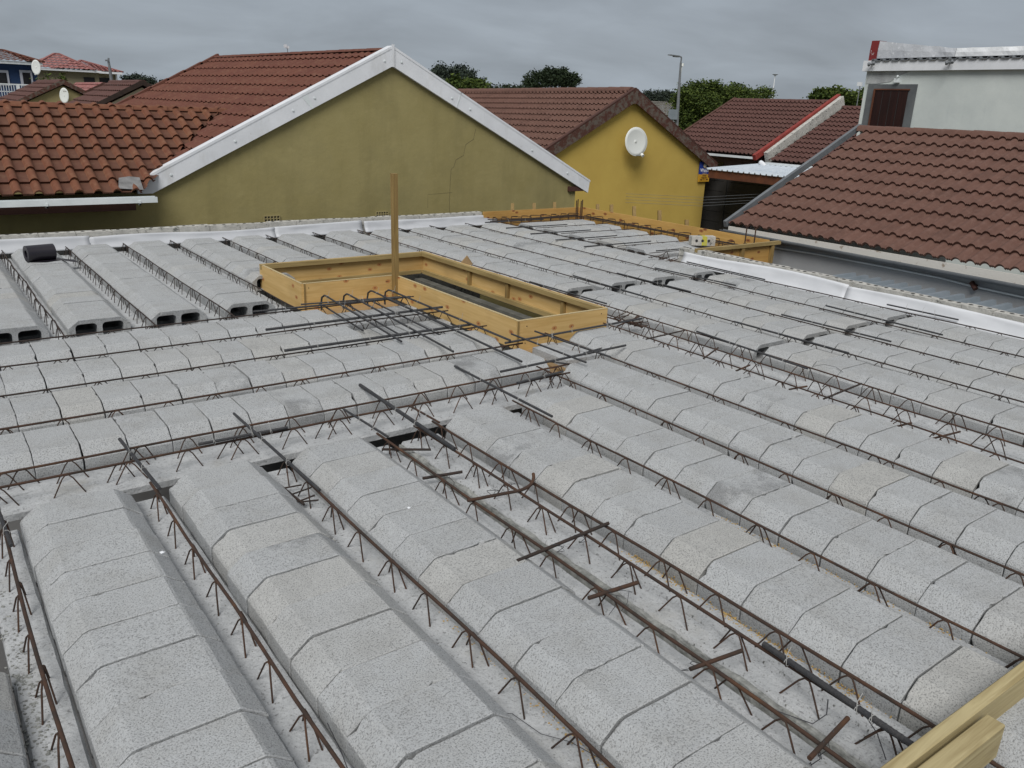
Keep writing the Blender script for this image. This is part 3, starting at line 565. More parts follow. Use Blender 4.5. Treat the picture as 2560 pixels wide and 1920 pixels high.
# broken lattice pieces (tangles)
def tangle(p, n, s, label, seed):
    rr = random.Random(seed); b = MB(); p = Vector(p)
    b.tube([p + Vector((-.01, .13, 0)) * s, p + Vector((.01, -.13, 0)) * s], .006, 6)
    for i in range(n):
        a = p + Vector((rr.uniform(-.02, .02), rr.uniform(-.1, .1), 0)) * s; an = rr.uniform(-2.2, .4)
        b.tube([a, a + Vector((math.cos(an) * .09, math.sin(an) * .09, rr.uniform(-.01, .045))) * s], .004, 5)
    tag(b.build('lattice_offcut', M['oldrust'] if seed == 1 else M['rust']), label, 'steel offcut')
tangle((1.19, 3.2, -.07), 4, 1.0, 'broken piece of lattice lying between two foreground block rows', 1)
tangle((4.66, 4.68, -.04), 14, 1.5, 'tangle of rusty lattice wires beside the timber box', 5)
tangle((6.95, 6.55, -.02), 16, 2.0, 'heap of bent rusty stirrups at the end of the right wall', 8)
# lap bars on the right-hand rows
for (p, q, nm) in [((4.79, 6.15, .012), (4.835, 5.1, .01), 'over the girder beside the timber box'), ((5.385, 6.2, .012), (5.355, 5.12, .01), 'at the first open block ends'), ((5.9, 6.1, .012), (5.92, 5.1, .01), 'at the second open block ends'),
                   ((6.50, 6.14, .012), (6.58, 5.1, .01), 'at the third open block ends'), ((7.12, 6.24, .014), (7.11, 5.15, .012), 'beside the white membrane, upper'),
                   ((4.82, 4.05, .012), (4.745, 3.0, .012), 'on the far bare rib, near stretch'), ((5.35, 4.12, .012), (5.36, 3.08, .012), 'at the near gap, first girder'), ((5.93, 4.08, .012), (5.96, 3.1, .012), 'at the near gap, second girder'),
                   ((6.61, 4.1, .012), (6.55, 3.0, .012), 'at the near gap, third girder'), ((7.2, 3.85, .012), (7.215, 3.2, .012), 'beside the white membrane, lower')]:
    bar(p, q, .0085, b_ + nm, group='lap bars on the right-hand girders', ties=3)
for i, (y0, x0, x1) in enumerate([(9.765, 6.74, 7.83), (9.19, 6.70, 7.82), (8.62, 6.69, 7.78), (8.065, 6.67, 7.76), (7.51, 6.67, 7.85), (6.9, 7.3, 7.72)]):
    bar((x0, y0, .024), (x1, y0 + .02, .016), .009, 'dark bar poking out of the corner bay, ' + ['farthest', 'second', 'third', 'fourth', 'fifth', 'nearest'][i], group='lap bars in the corner bay', ties=2)

# low flat blocks, plywood patch
for i, (x, y, z) in enumerate([(2.68, 5.885, -.058), (2.88, 5.885, -.056), (3.08, 5.885, -.058), (3.28, 5.885, -.055), (2.66, 5.325, -.058), (2.86, 5.325, -.056), (3.08, 5.325, -.058), (3.28, 5.325, -.056)]):
    b = MB(); b.box((x - .095, y - .205, z - .07), (x + .095, y + .205, z), jit=.002)
    tag(b.build('flat_block', M['block']), f"low flat block, {ORD[i % 4]} from the left in the {'far' if i < 4 else 'near'} pair row under the hooked bars", 'concrete block', 'thin flat blocks below the timber box')
b = MB(); b.box((3.56, 4.12, -.13), (3.92, 4.50, -.055), jit=.003); tag(b.build('flat_block', M['rib']), 'low white concrete slab piece beside the timber box corner', 'concrete block')
b = MB(); b.box((3.30, 3.86, -.17), (3.86, 4.66, -.125)); b.box((3.36, 3.90, -.125), (3.46, 4.6, -.11)); b.box((3.50, 3.93, -.125), (3.58, 4.6, -.108)); tag(b.build('plywood_patch', M['floorply']), 'bare plywood shuttering in the gap below the timber box corner', 'plywood')
b = MB(); b.box((2.57, 3.50, -.2), (2.78, 3.69, -.16)); tag(b.build('shutter_board', M['floorply']), 'small piece of shuttering seen in the gap at the double rib', 'plywood')
b = MB(); b.box((2.60, 6.24, -.17), (3.5, 6.56, -.13)); tag(b.build('shutter_board', M['floorply']), 'shuttering board lying below the front face of the timber box', 'plywood')

# ------------------------------------------------------------------ timber formwork box (stair opening)
BX = empty('formwork_box', (3.9, 6.1, -.1), 'open L-shaped box of yellow plywood standing in the middle of the slab', 'formwork')
ZT, ZB = .107, -.115
def panel(name, a, b2, m, parent=BX): q = MB(); q.box(a, b2); return q.build(name, m, parent)
panel('panel', (3.535, 4.66, -.20), (4.435, 4.68, ZT), M['plyX'])                 # front
panel('panel', (3.535, 4.68, ZB), (3.555, 6.56, ZT + .002), M['plyY'])            # long left side
panel('panel', (4.415, 4.68, ZB + .02), (4.435, 7.55, ZT + .004), M['plyY'])           # long right side
panel('panel', (2.655, 6.56, -.16), (3.535, 6.58, ZT + .001), M['plyX'])            # step front
panel('panel', (2.635, 6.57, -.13), (2.655, 7.55, ZT + .003), M['plyY'])            # left end
panel('panel', (2.635, 7.55, ZB), (4.435, 7.57, ZT + .004), M['plyX'])              # back
panel('batten', (2.63, 7.505, ZT - .036), (4.42, 7.549, ZT + .006), M['battX'])         # back top rail
panel('batten', (4.370, 4.70, ZT - .034), (4.414, 7.50, ZT + .006), M['battY'])         # right top rail
panel('batten', (4.375, 4.70, -.115), (4.414, 7.50, -.075), M['battY'])                 # right bottom rail
panel('batten', (2.66, 7.51, -.115), (4.37, 7.549, -.078), M['battX'])
for y in (6.62, 5.98, 5.17, 4.73): panel('stud', (4.385, y - .019, -.075), (4.413, y + .019, ZT - .034), M['battZ'])
panel('stud', (2.656, 6.582, -.12), (2.70, 6.62, ZT - .002), M['battZ']); panel('stud', (3.49, 6.582, -.12), (3.534, 6.62, ZT - .002), M['battZ'])
panel('edge_strip', (3.531, 4.652, ZB + .01), (3.545, 4.6595, ZT + .001), M['battZ'])
panel('edge_strip', (2.655, 6.552, ZB), (2.668, 6.5595, ZT), M['battZ'])
q = MB(); q.box((3.534, 4.659, ZT), (4.436, 4.681, ZT + .003)); q.box((3.534, 4.681, ZT + .002), (3.556, 6.559, ZT + .005)); q.box((2.655, 6.559, ZT + .001), (3.534, 6.581, ZT + .004)); q.box((2.634, 6.569, ZT + .003), (2.6545, 7.50, ZT + .006)); q.build('cut_edges', M['edgewood'], BX)
q = MB()
for (x, y, z) in [(3.62, 4.658, .06), (4.37, 4.658, .07), (4.37, 4.658, -.05), (3.61, 4.658, -.07), (2.70, 6.558, .07), (3.45, 6.558, .06)]: q.tube([(x, y - .001, z), (x, y + .004, z)], .004, 6)
q.build('nail_heads', M['oldrust'], BX)
q = MB(); q.box((3.56, 4.70, -.26), (4.40, 7.54, -.235)); q.box((2.66, 6.59, -.26), (3.555, 7.54, -.236)); q.box((3.565, 4.70, -.234), (3.72, 7.5, -.17)); q.box((4.28, 4.70, -.234), (4.37, 7.5, -.16)); q.box((3.73, 6.2, -.234), (4.27, 6.33, -.2)); tag(q.build('shutter_board', mat('dark_decking', (.13, .13, .115), (.075, .075, .065), 9, .9)), 'dark grey decking at the bottom of the timber box', 'plywood')  # decking mottled in two dark greys
# post
q = MB(); q.beam((3.525, 6.525, -.1), (3.515, 6.52, 1.02), .05, .046, upv=(0, 1, 0)); tag(q.build('wooden_post', M['battZ']), 'tall square timber post standing at the inner corner of the box', 'post')
# peach triangular scrap behind the box
q = MB(); q.prism([(4.66, 7.22, .0), (4.80, 7.18, .0), (4.75, 7.2, .10)], (.0, .01, .0)); q.prism([(4.75, 7.2, .10), (4.80, 7.18, .0), (4.85, 7.24, .0)], (-.01, 0, 0)); tag(q.build('plywood_scrap', M['floorply']), 'small peach triangular scrap of board behind the timber box', 'board scrap')

# ------------------------------------------------------------------ corner formwork bay
EB = empty('edge_formwork', (8.6, 8.2, -.1), 'yellow plywood edge boards around the far right corner of the slab', 'formwork')
FT = .145
panel('board', (6.86, 9.985, -.22), (8.745, 10.005, FT), M['plyE'], EB)
panel('board', (8.745, 6.36, -.22), (8.765, 10.005, FT + .002), M['plyD'], EB)
panel('board', (7.42, 6.30, -.22), (8.745, 6.32, FT - .01), M['plyE'], EB)
panel('batten', (7.30, 6.256, FT - .042), (8.86, 6.30, FT), M['battX'], EB)
for x in (8.12, 8.70): panel('stud', (x, 6.262, -.21), (x + .05, 6.30, FT - .043), M['battZ'], EB)
panel('panel_base', (7.2, 6.32, -.22), (8.745, 9.98, -.16), M['floorply'], EB)
for i, (p, q_) in enumerate([((7.42, 10.03, -.5), (7.54, 10.2, .22)), ((7.84, 10.03, -.5), (7.96, 10.2, .21)), ((8.26, 10.03, -.5), (8.37, 10.2, .21))]):
    q = MB(); q.beam(p, q_, .05, .04); tag(q.build('timber_stake', M['battZ']), 'timber stake behind the far edge board, ' + ['left', 'middle', 'right'][i], 'stake', 'timber stakes bracing the edge boards')
for i, (y, z, t) in enumerate([(9.82, .20, -.2), (9.50, .23, -.2), (9.0, .26, -.22), (8.47, .26, -.14), (7.93, .19, -.08)]):
    q = MB(); q.beam((8.80, y - .25, z - .8), (8.95, y, z), .05, .04); tag(q.build('timber_stake', M['battZ']), f'timber stake against the yellow wall, {ORD[i]} from the rusty starter bars', 'stake', 'timber stakes bracing the edge boards')
def cage(name, label, p, q, n, seed):
    rr = random.Random(seed); p = Vector(p); q = Vector(q); d = (q - p).normalized(); a = d.cross(Vector((0, 0, 1))).normalized()
    root = empty(name, (p + q) / 2, label, 'rebar cage', 'rusty reinforcement cages in the corner bay'); L = (q - p).length
    b = MB()
    for s in (-.07, 0, .07):
        for z in (.0, -.13): b.tube([p + a * (s + rr.uniform(-.01, .01)) + Vector((0, 0, z + rr.uniform(-.01, .01))), p + d * L / 2 + a * s + Vector((0, 0, z + rr.uniform(-.012, .012))), q + a * (s + rr.uniform(-.01, .01)) + Vector((0, 0, z + rr.uniform(-.01, .01)))], .0075, 6)
    b.build('long_bars', M['oldrust'], root)
    for i in range(n):
        c = p + d * L * (i + .5) / n + a * rr.uniform(-.01, .01); t = rr.uniform(-.06, .06); st = MB()
        P = lambda s, z: c + a * s + d * t * s * 6 + Vector((0, 0, z))
        st.tube([P(-.1, .03), P(.09, .03 + rr.uniform(-.01, .02)), P(.1, .01), P(.1, -.14), P(.08, -.15), P(-.09, -.15), P(-.1, -.14), P(-.1, .01), P(-.08, .035), P(.02, .045)], .0045, 5, cap=False); st.build('stirrup', M['oldrust'], root)
cage('rebar_cage', 'rusty reinforcement cage along the far edge board', (6.9, 9.87, .03), (8.6, 9.87, .03), 9, 2)
cage('rebar_cage', 'rusty reinforcement cage along the right edge board below the yellow wall', (8.62, 9.8, .03), (8.62, 6.5, .03), 13, 3)
for i, (x, y, z0, z1) in enumerate([(8.545, 9.86, -.1, .27), (8.585, 9.80, -.1, .265), (8.60, 9.89, -.1, .285), (8.64, 9.83, -.1, .28), (8.60, 6.61, -.1, .29), (8.60, 6.47, -.1, .29)]):
    q = MB(); q.tube([(x, y, z0), (x + random.uniform(-.006, .006), y, z1)], .0085, 7); tag(q.build('starter_bar', M['rust']), 'vertical rusty starter bar, ' + ['leftmost of four at the far corner', 'second of four at the far corner', 'third of four at the far corner', 'rightmost of four at the far corner', 'left one of the pair in front of the brown roof', 'right one of the pair in front of the brown roof'][i], 'steel bar', 'vertical starter bars')

# ------------------------------------------------------------------ walls carrying the slab
def brickwall(name, label, axis, c0, c1, lo, hi, top, L, H=.09, holes=True, group=None, wallm='brick'):
    root = empty(name, ((c0 + c1) / 2, (lo + hi) / 2, GZ) if axis == 'Y' else ((lo + hi) / 2, (c0 + c1) / 2, GZ), label, 'wall', group)
    b = MB(); h = MB()
    B = (lambda u0, u1, z0, z1, o=0, j=0: b.box((c0 + o, u0, z0), (c1 - o, u1, z1), jit=j)) if axis == 'Y' else (lambda u0, u1, z0, z1, o=0, j=0: b.box((u0, c0 + o, z0), (u1, c1 - o, z1), jit=j))
    B(lo, hi, GZ, top - H - .012, .006)
    B(lo + .01, hi - .01, top - H - .02, top - .014, .008)
    u = lo; k = 0
    while u < hi - .05:
        u1 = min(u + L, hi); zj = random.uniform(-.004, .004); B(u + .006, u1 - .006, top - H, top + zj, random.uniform(-.002, .003), .003)
        if holes:
            for t in (.2, .5, .8):
                x = u + (u1 - u) * t; cc = (c0 + c1) / 2; r = .017; pts = []
                for a in range(8): an = a * math.pi / 4; pts.append(((cc + r * math.cos(an)), x + r * 1.2 * math.sin(an), top + zj + .004) if axis == 'Y' else (x + r * 1.2 * math.sin(an), cc + r * math.cos(an), top + zj + .004))
                h.add(pts, [tuple(range(8))])  # flat dark disc on the brick, painted as the shade in a hole
        u = u1; k += 1
    b.build('brickwork', M[wallm], root)
    if holes: h.build('hole_shade_discs', M['hole'], root)
    return root
brickwall('brick_wall', 'low cement brick wall top in front of the olive house', 'X', 10.02, 10.13, -3.2, 6.86, .135, .36)
brickwall('brick_wall', 'cement brick wall with holed bricks along the right side of the slab', 'Y', 7.30, 7.42, -2.0, 6.54, .128, .262)
brickwall('brick_wall', 'side wall of the unfinished building out of sight on the left', 'Y', -3.3, -3.2, -2.0, 10.02, -.18, .36, holes=False)
brickwall('brick_wall', 'wall below the corner formwork bay', 'Y', 8.70, 8.78, 6.3, 10.0, -.23, .36, holes=False)
brickwall('brick_wall', 'short return wall below the corner formwork bay', 'X', 6.36, 6.46, 7.43, 8.69, -.23, .36, holes=False)
brickwall('brick_wall', 'near wall of the unfinished building below the camera', 'X', -2.1, -2.0, -3.2, 7.29, -.18, .36, holes=False)
M['membrane2'] = mat('brighter_white_membrane', (.62, .635, .66), (.55, .565, .59), 2.5, .45, .15, 8)  # brighter copy of the membrane colour for the right wall strips
def membrane(axis, lo, hi, wall, side, ztop, zbot, label, seed):
    b = MB(); n = max(8, int((hi - lo) / .06)); k = 9; vs = []; fs = []
    for i in range(n + 1):
        u = lo + (hi - lo) * i / n
        zt = ztop(u); o0 = .012 * noise.noise(Vector((u * 1.7, seed, 0)))
        for j in range(k + 1):
            t = j / k; z = zt + (zbot - zt) * t
            out = .014 + .055 * t ** 2.2 + .010 * noise.noise(Vector((u * 3.1, t * 2, seed))) + abs(o0) * math.sin(math.pi * t)
            if j == 0: out = .006
            vs.append((wall + side * out, u, z) if axis == 'Y' else (u, wall + side * out, z))
    for i in range(n):
        for j in range(k): a = i * (k + 1) + j; fs.append((a, a + 1, a + k + 2, a + k + 1))
    b.add(vs, fs, 0, True); o = b.build('membrane_strip', M['membrane2' if axis == 'Y' else 'membrane'])
    md = o.modifiers.new('s', 'SOLIDIFY'); md.thickness = .006
    return tag(o, label, 'membrane', 'white foam strips lining the walls')
membrane('X', -3.1, 1.60, 10.02, -1, lambda u: .09 + .008 * math.sin(u * 2), -.045, 'white foam strip on the far wall behind the black roll', 1)
membrane('X', 1.595, 3.70, 10.015, -1, lambda u: .075 + .012 * math.sin(u * 3.2 + 1), -.045, 'white foam strip on the far wall below the square vent', 2)
membrane('X', 3.70, 4.90, 10.02, -1, lambda u: .08 + .022 * (u - 3.7), -.045, 'short white foam strip on the far wall left of the post', 3)
membrane('X', 4.93, 7.10, 10.012, -1, lambda u: .09 + .004 * math.sin(u * 4), -.045, 'white foam strip on the far wall reaching the corner formwork', 4)
membrane('Y', 4.31, 6.44, 7.30, -1, lambda u: .10 + .018 * math.sin(u * 2.6 + 1.2), -.05, 'upper white foam strip along the right brick wall', 5)
membrane('Y', -1.0, 4.315, 7.295, -1, lambda u: .085 + .012 * math.sin(u * 2.2), -.05, 'lower white foam strip along the right brick wall', 6)
# black plastic roll
rl = empty('plastic_roll', (1.02, 9.08, .02), 'roll of black plastic sheet lying on the far left block row', 'plastic roll')
q = MB(); c = Vector((1.0, 9.08, .092)); ax = Vector((.24, .05, 0)).normalized(); p0 = c - ax * .125; p1 = c + ax * .125
upv = Vector((0, 0, 1)); sdv = ax.cross(upv).normalized(); nseg = 28
def ringp(p, r): return [p + (sdv * math.cos(2 * math.pi * i / nseg) + upv * math.sin(2 * math.pi * i / nseg)) * r for i in range(nseg)]
A, B_, C_, D_ = ringp(p0, .078), ringp(p1, .078), ringp(p0, .036), ringp(p1, .036)
vs = A + B_ + C_ + D_; fs = []
for i in range(nseg):
    j = (i + 1) % nseg
    fs += [(i, j, nseg + j, nseg + i), (2 * nseg + i, 3 * nseg + i, 3 * nseg + j, 2 * nseg + j), (i, 2 * nseg + i, 2 * nseg + j, j), (nseg + i, nseg + j, 3 * nseg + j, 3 * nseg + i)]
q.add(vs, fs, 0, True); ob = q.build('rolled_sheet', M['black'], rl); md = ob.modifiers.new('e', 'EDGE_SPLIT'); md.split_angle = R(40)
q = MB(); q.add([(.90, 9.09, .022), (1.13, 9.13, .022), (1.30, 9.16, -.01), (1.33, 9.06, -.03), (1.16, 9.02, .019), (1.03, 8.96, .022), (.93, 9.0, .022)], [(0, 1, 4, 5, 6), (1, 2, 3, 4)]); q.build('loose_flap', M['black'], rl)
# painted brick
BK = empty('cement_brick', (8.27, 7.03, .015), 'holed grey cement brick with a stripe of yellow paint in the corner bay', 'brick')
q = MB(); q.box((-.16, -.055, 0), (.16, .055, .115), jit=.003); o = q.build('brick_body', M['brick']); 
q2 = MB(); q2.box((-.02, -.0575, .0), (.045, .0575, .1185), jit=.003); o2 = q2.build('paint_stripe', M['yellowpaint'])
q3 = MB()
for x in (-.095, -.015, .07):
    q3.tube([(x, -.0585, .062), (x, -.050, .062)], .018, 10)
o3 = q3.build('core_shade_discs', M['hole'])  # dark discs on the brick face, painted as the shade of its cores
for oo in (o, o2, o3): oo.parent = BK
BK.rotation_euler = (0, 0, R(-28))
# timber in the bottom right corner
P1 = wood('treated_plank_x', (.45, .38, .21), (.29, .23, .115), (2.2, 45, 45))
q = MB(); q.beam((1.1, .70, .055), (2.95, .672, .055), .036, .112); o = q.build('timber_plank', P1); md = o.modifiers.new('b', 'BEVEL'); md.width = .003; tag(o, 'rear timber plank on edge in the bottom right corner', 'plank', 'two timber planks in the corner')
q = MB(); q.beam((1.1, .645, .058), (2.135, .628, .05), .05, .108); o = q.build('timber_plank', P1); md = o.modifiers.new('b', 'BEVEL'); md.width = .003; tag(o, 'shorter front timber plank with its cut end showing in the corner', 'plank', 'two timber planks in the corner')
# mortar crumbs and small stones in the channels
rr = random.Random(4); b = MB()
def stone(b, x, y, z, r):
    vs = []
    for (a, e_) in [(0, .3), (1.3, .1), (2.5, .4), (3.8, .2), (5.1, .35)]: vs.append((x + r * math.cos(a) * rr.uniform(.7, 1.2), y + r * math.sin(a) * rr.uniform(.7, 1.2), z + r * e_))
    b.add(vs + [(x, y, z + r * .9), (x, y, z - .01)], [(i, (i + 1) % 5, 5) for i in range(5)] + [((i + 1) % 5, i, 6) for i in range(5)])
for _ in range(1500):
    if rr.random() < .28: x, y, sz = .10 + rr.gauss(-.035, .02), rr.gauss(2.25, .35), rr.uniform(.002, .006)
    else: x, y, sz = rr.choice([.67, 1.245, 1.79, 1.985, 2.08, 2.672, 3.245]) + rr.gauss(.0, .045), rr.uniform(.8, 3.45), rr.uniform(.001, .0035)
    stone(b, x, y, RT, sz)
tag(b.build('mortar_crumbs', M['mortar']), 'dark mortar crumbs scattered in the foreground channels', 'rubble', kind='stuff')
b = MB(); M['sawdust'] = mat('sawdust', (.45, .31, .12), (.3, .2, .08), 60)
for _ in range(800):
    x = rr.choice([2.15, 2.15, 2.15, 2.725, 1.30]) + rr.gauss(.0, .010); y = rr.choice([1.05, 1.3, 1.5, 1.75, 1.95]) + rr.gauss(0, .07); stone(b, x, y, RT, rr.uniform(.0015, .0045))
tag(b.build('sawdust_crumbs', M['sawdust']), 'ochre sawdust along the block edges in the foreground', 'sawdust', kind='stuff')
def stone_thing(x, y, r, label):
    b = MB(); stone(b, x, y, BT, r); tag(b.build('pebble', M['white']), label, 'pebble')
stone_thing(.56, 2.83, .010, 'white pebble on the second front block row'); stone_thing(1.49, 2.66, .009, 'white pebble on the front row left of the bare ribs')
# loose tie wires
def loose(pts, label, m='bwire', r=.0014):
    b = MB(); b.tube(pts, r, 4, cap=False); tag(b.build('loose_wire', M[m]), label, 'wire', 'loose tie wires on the slab')
loose([(.72, 1.75, -.04), (.715, 1.65, -.06), (.70, 1.55, -.075), (.715, 1.45, -.08), (.70, 1.33, -.08), (.72, 1.2, -.075)], 'thin black wire in the channel right of the second front row')
loose([(1.165, 1.62, -.055), (1.17, 1.55, -.075), (1.20, 1.53, -.08), (1.22, 1.42, -.08), (1.27, 1.35, -.08), (1.30, 1.25, -.08)], 'wavy wire in the channel right of the third front row')
loose([(1.84, 1.10, -.06), (1.90, 1.0, -.07), (1.97, 1.0, -.07), (2.02, 1.03, -.06)], 'bent wire on the bare foreground ribs', r=.0018)
loose([(1.95, .80, -.07), (2.0, .86, -.05), (2.03, .92, -.04)], 'short wire by the timber in the corner', r=.0018)
loose([(4.80, 3.0, .02), (4.88, 2.97, .03), (4.95, 2.92, .015), (4.93, 2.85, 0)], 'curled wire on the row past the wide bare ribs')

# ------------------------------------------------------------------ tiled roofs
def tiled(name, parent, O, U, V, W, L, roll, gauge, m, amp=.028, ns=8, thick=.024, clips=(), tile=None):
    O = Vector(O); U = Vector(U); V = Vector(V); Nn = U.cross(V).normalized()
    if Nn.z < 0: Nn = -Nn
    tile = tile or roll * 2
    fr = {9: [0, .1, .22, .34, .46, .57, .64, .70, .74, .79, .83, .87, .92, .96], 8: [0, .05, .13, .25, .37, .45, .50, .75], 5: [0, .15, .3, .45, .6], 4: [0, .2, .4, .62]}[ns]
    hw_ = .50 if ns == 8 else .62
    hp = lambda f: amp * (math.sin(math.pi * f / hw_) ** .62 if 0 < f < hw_ else (.22 if ns == 9 and (.73 < f < .80 or .86 < f < .93) else 0))
    us = []; k = 0
    while k * roll < W:
        for f in fr:
            u = (k + f) * roll
            if u <= W: us.append((u, hp(f)))
        k += 1
    n = len(us); vs = []; fs = []; uv = []; c = 0; j = 0
    nr = int(math.ceil(L / gauge)); sm = []
    for j in range(nr):
        v0 = j * gauge; v1 = min((j + 1) * gauge + .05, L)
        if v0 >= L: break
        base = len(vs)
        jt = [random.uniform(-.0025, .0025) for _ in range(int(W / tile) + 2)]
        for (v, t, d) in ((v0 + .012, thick - .030, 1), (v0, thick, 0), (v0, thick, 0), (v1, -.002, 0)):
            for (u, h) in us:
                tj = jt[int(u / tile)]
                hh = h + t + (tj if v == v0 else 0)
                vs.append(O + U * u + V * (v + tj * 1.5 * (v == v0)) + Nn * hh); uv.append((u / tile, (v0 + .5 * gauge) / gauge))
        for i in range(n - 1):
            a = base + i; fs.append((a, a + 1, a + n + 1, a + n)); sm.append(False)
            a = base + 2 * n + i; fs.append((a, a + 1, a + n + 1, a + n)); sm.append(True)
    me = bpy.data.meshes.new(name); me.from_pydata([tuple(p) for p in vs], [], fs); ul = me.uv_layers.new(name='UVMap')
    for lp in me.loops: ul.data[lp.index].uv = uv[lp.vertex_index]
    me.polygons.foreach_set('use_smooth', sm); me.materials.append(m)
    if clips:
        bm = bmesh.new(); bm.from_mesh(me)
        for (co, no) in clips: bmesh.ops.bisect_plane(bm, geom=bm.verts[:] + bm.edges[:] + bm.faces[:], plane_co=co, plane_no=no, clear_outer=True)
        bm.to_mesh(me); bm.free()
    o = bpy.data.objects.new(name, me); COL.objects.link(o); o.parent = parent; o.matrix_parent_inverse = Matrix.Translation(-Vector(parent.location)); return o
def ridge_caps(parent, p, q, m, w=.13, h=.055, L=.38, flat=False):
    p = Vector(p); q = Vector(q); d = (q - p).normalized(); a = d.cross(Vector((0, 0, 1))).normalized(); b = MB(); n = max(1, int((q - p).length / L)); L = (q - p).length / n
    for i in range(n):
        c0 = p + d * L * i; c1 = p + d * (L * (i + 1) + .03); k = 7; vs = []
        for c, s in ((c0, .92), (c1, 1.0 + random.uniform(-.02, .05))):
            for j in range(k):
                t = math.pi * j / (k - 1)
                if flat: off = a * math.cos(t) * w * s + Vector((0, 0, 1)) * (min(math.sin(t) * 1.6, 1.0) * h * s - .035)
                else: off = a * math.cos(t) * w * s + Vector((0, 0, 1)) * math.sin(t) * h * 1.5 * s
                vs.append(c + off - Vector((0, 0, .02)))
        b.add(vs, [(j, j + 1, k + j + 1, k + j) for j in range(k - 1)], 0, True); b.add(vs[:k], [tuple(range(k))]); b.add(vs[k:], [tuple(range(k))])
    return b.build('ridge_tiles', m, parent)
def gutter(parent, p, q, r, m, name='gutter', square=True):
    p = Vector(p); q = Vector(q); d = (q - p).normalized(); a = d.cross(Vector((0, 0, 1))).normalized(); b = MB()
    if square: prof = [(-r, .0), (-r, r * 1.05), (-r * .82, r * 1.05), (-r * .82, r * .12), (r * .82, r * .12), (r * .82, r * 1.05), (r, r * 1.05), (r, 0)]
    else: prof = [(-r * math.cos(t), -r * math.sin(t)) for t in [i * math.pi / 8 for i in range(9)]] + [(r * .85 * math.cos(t), -r * .85 * math.sin(t)) for t in [i * math.pi / 8 for i in range(9)]]
    n = len(prof); vs = [p + a * x + Vector((0, 0, z)) for x, z in prof] + [q + a * x + Vector((0, 0, z)) for x, z in prof]
    b.add(vs, [(i, (i + 1) % n, n + (i + 1) % n, n + i) for i in range(n)] + [tuple(range(n)), tuple(range(n, 2 * n))])
    return b.build(name, m, parent)

# ---- olive house
OL = empty('gable_house', (5.9, 13.5, GZ), 'olive plastered house with white barge boards and weathered red tile roof', 'house')
q = MB(); q.prism([(-6.5, 11, GZ), (9.48, 11, GZ), (9.48, 11, .40), (5.89, 11, 2.20), (2.40, 11, .44), (-6.5, 11, .40)], (0, .2, 0)); q.box((9.28, 11.2, GZ), (9.478, 17.0, .38)); q.box((-6.5, 11.2, GZ), (-6.3, 17, .38)); q.box((-6.3, 16.8, GZ), (9.28, 17.0, .38)); q.build('wall', M['olive'], OL)
A_ = Vector((5.89, 11.0, 2.315)); E_ = Vector((5.36, 16.95, 2.325)); Ur = (E_ - A_).normalized()
dL = Vector((-1, 0, -.506)).normalized(); dR = Vector((1, 0, -.492)).normalized()
tiled('roof_tiles', OL, A_ + dL * 4.0, Ur, -dL, 5.97, 4.0, .175, .31, M['tileorange'], amp=.022, ns=8)
tiled('roof_tiles', OL, A_ + dR * 4.28, Ur, -dR, 5.97, 4.28, .175, .31, M['tileorange'], amp=.022, ns=4)
ridge_caps(OL, A_ + Ur * .1 + Vector((0, 0, .01)), E_, M['tileorange'], w=.12, h=.03)
# far rake tiles
q = MB()
for i in range(11): q.beam(E_ + dL * (i * .36) + Vector((0, .03, .035)), E_ + dL * (i * .36 + .4) + Vector((0, .03, .02)), .14, .05)
q.build('rake_tiles', M['tileorange'], OL)
q = MB(); q.prism([(2.35, 10.93, .555), (5.89, 10.93, 2.345), (5.89, 10.93, 2.10), (2.52, 10.93, .43), (2.35, 10.93, .43)], (0, .055, 0)); q.prism([(2.33, 10.925, .57), (5.89, 10.925, 2.37), (5.89, 10.925, 2.335), (2.33, 10.925, .535)], (0, .17, 0)); q.build('barge_board', M['white'], OL)
q = MB(); q.prism([(5.89, 10.932, 2.345), (9.74, 10.932, .445), (9.715, 10.932, .25), (5.89, 10.932, 2.10)], (0, .053, 0)); q.prism([(5.89, 10.927, 2.37), (9.75, 10.927, .462), (9.75, 10.927, .43), (5.89, 10.927, 2.335)], (0, .16, 0)); q.build('barge_board', M['white'], OL)
q = MB(); q.box((5.87, 10.915, 2.09), (5.91, 10.925, 2.385)); q.build('apex_strip', M['white'], OL)
q = MB()
for x, z in [(2.76, .65), (3.59, 1.06), (4.39, 1.46), (4.70, 1.63), (5.76, 2.16), (6.03, 2.16), (6.88, 1.71), (7.21, 1.56), (8.44, .96), (9.22, .59)]:
    for k in range(3): q.tube([(x, 10.93 - .004 * k, z), (x, 10.926 - .004 * k, z)], .018 - .005 * k, 10)
q.build('screw_caps', M['gutterw'], OL)
q = MB(); q.prism([(4.52, 10.927, 1.63), (4.60, 10.927, 1.67), (4.68, 10.927, 1.50), (4.66, 10.927, 1.49)], (0, .004, 0)); q.prism([(6.95, 10.927, 1.58), (6.97, 10.927, 1.58), (7.05, 10.927, 1.80), (7.04, 10.927, 1.80)], (0, .003, 0)); q.build('joint_cover', M['gutterw'], OL)
q = MB(); q.box((9.30, 10.95, .28), (9.62, 11.35, .36)); q.box((9.47, 11.36, .20), (9.66, 16.9, .38)); q.build('eave_box', M['brown'], OL)
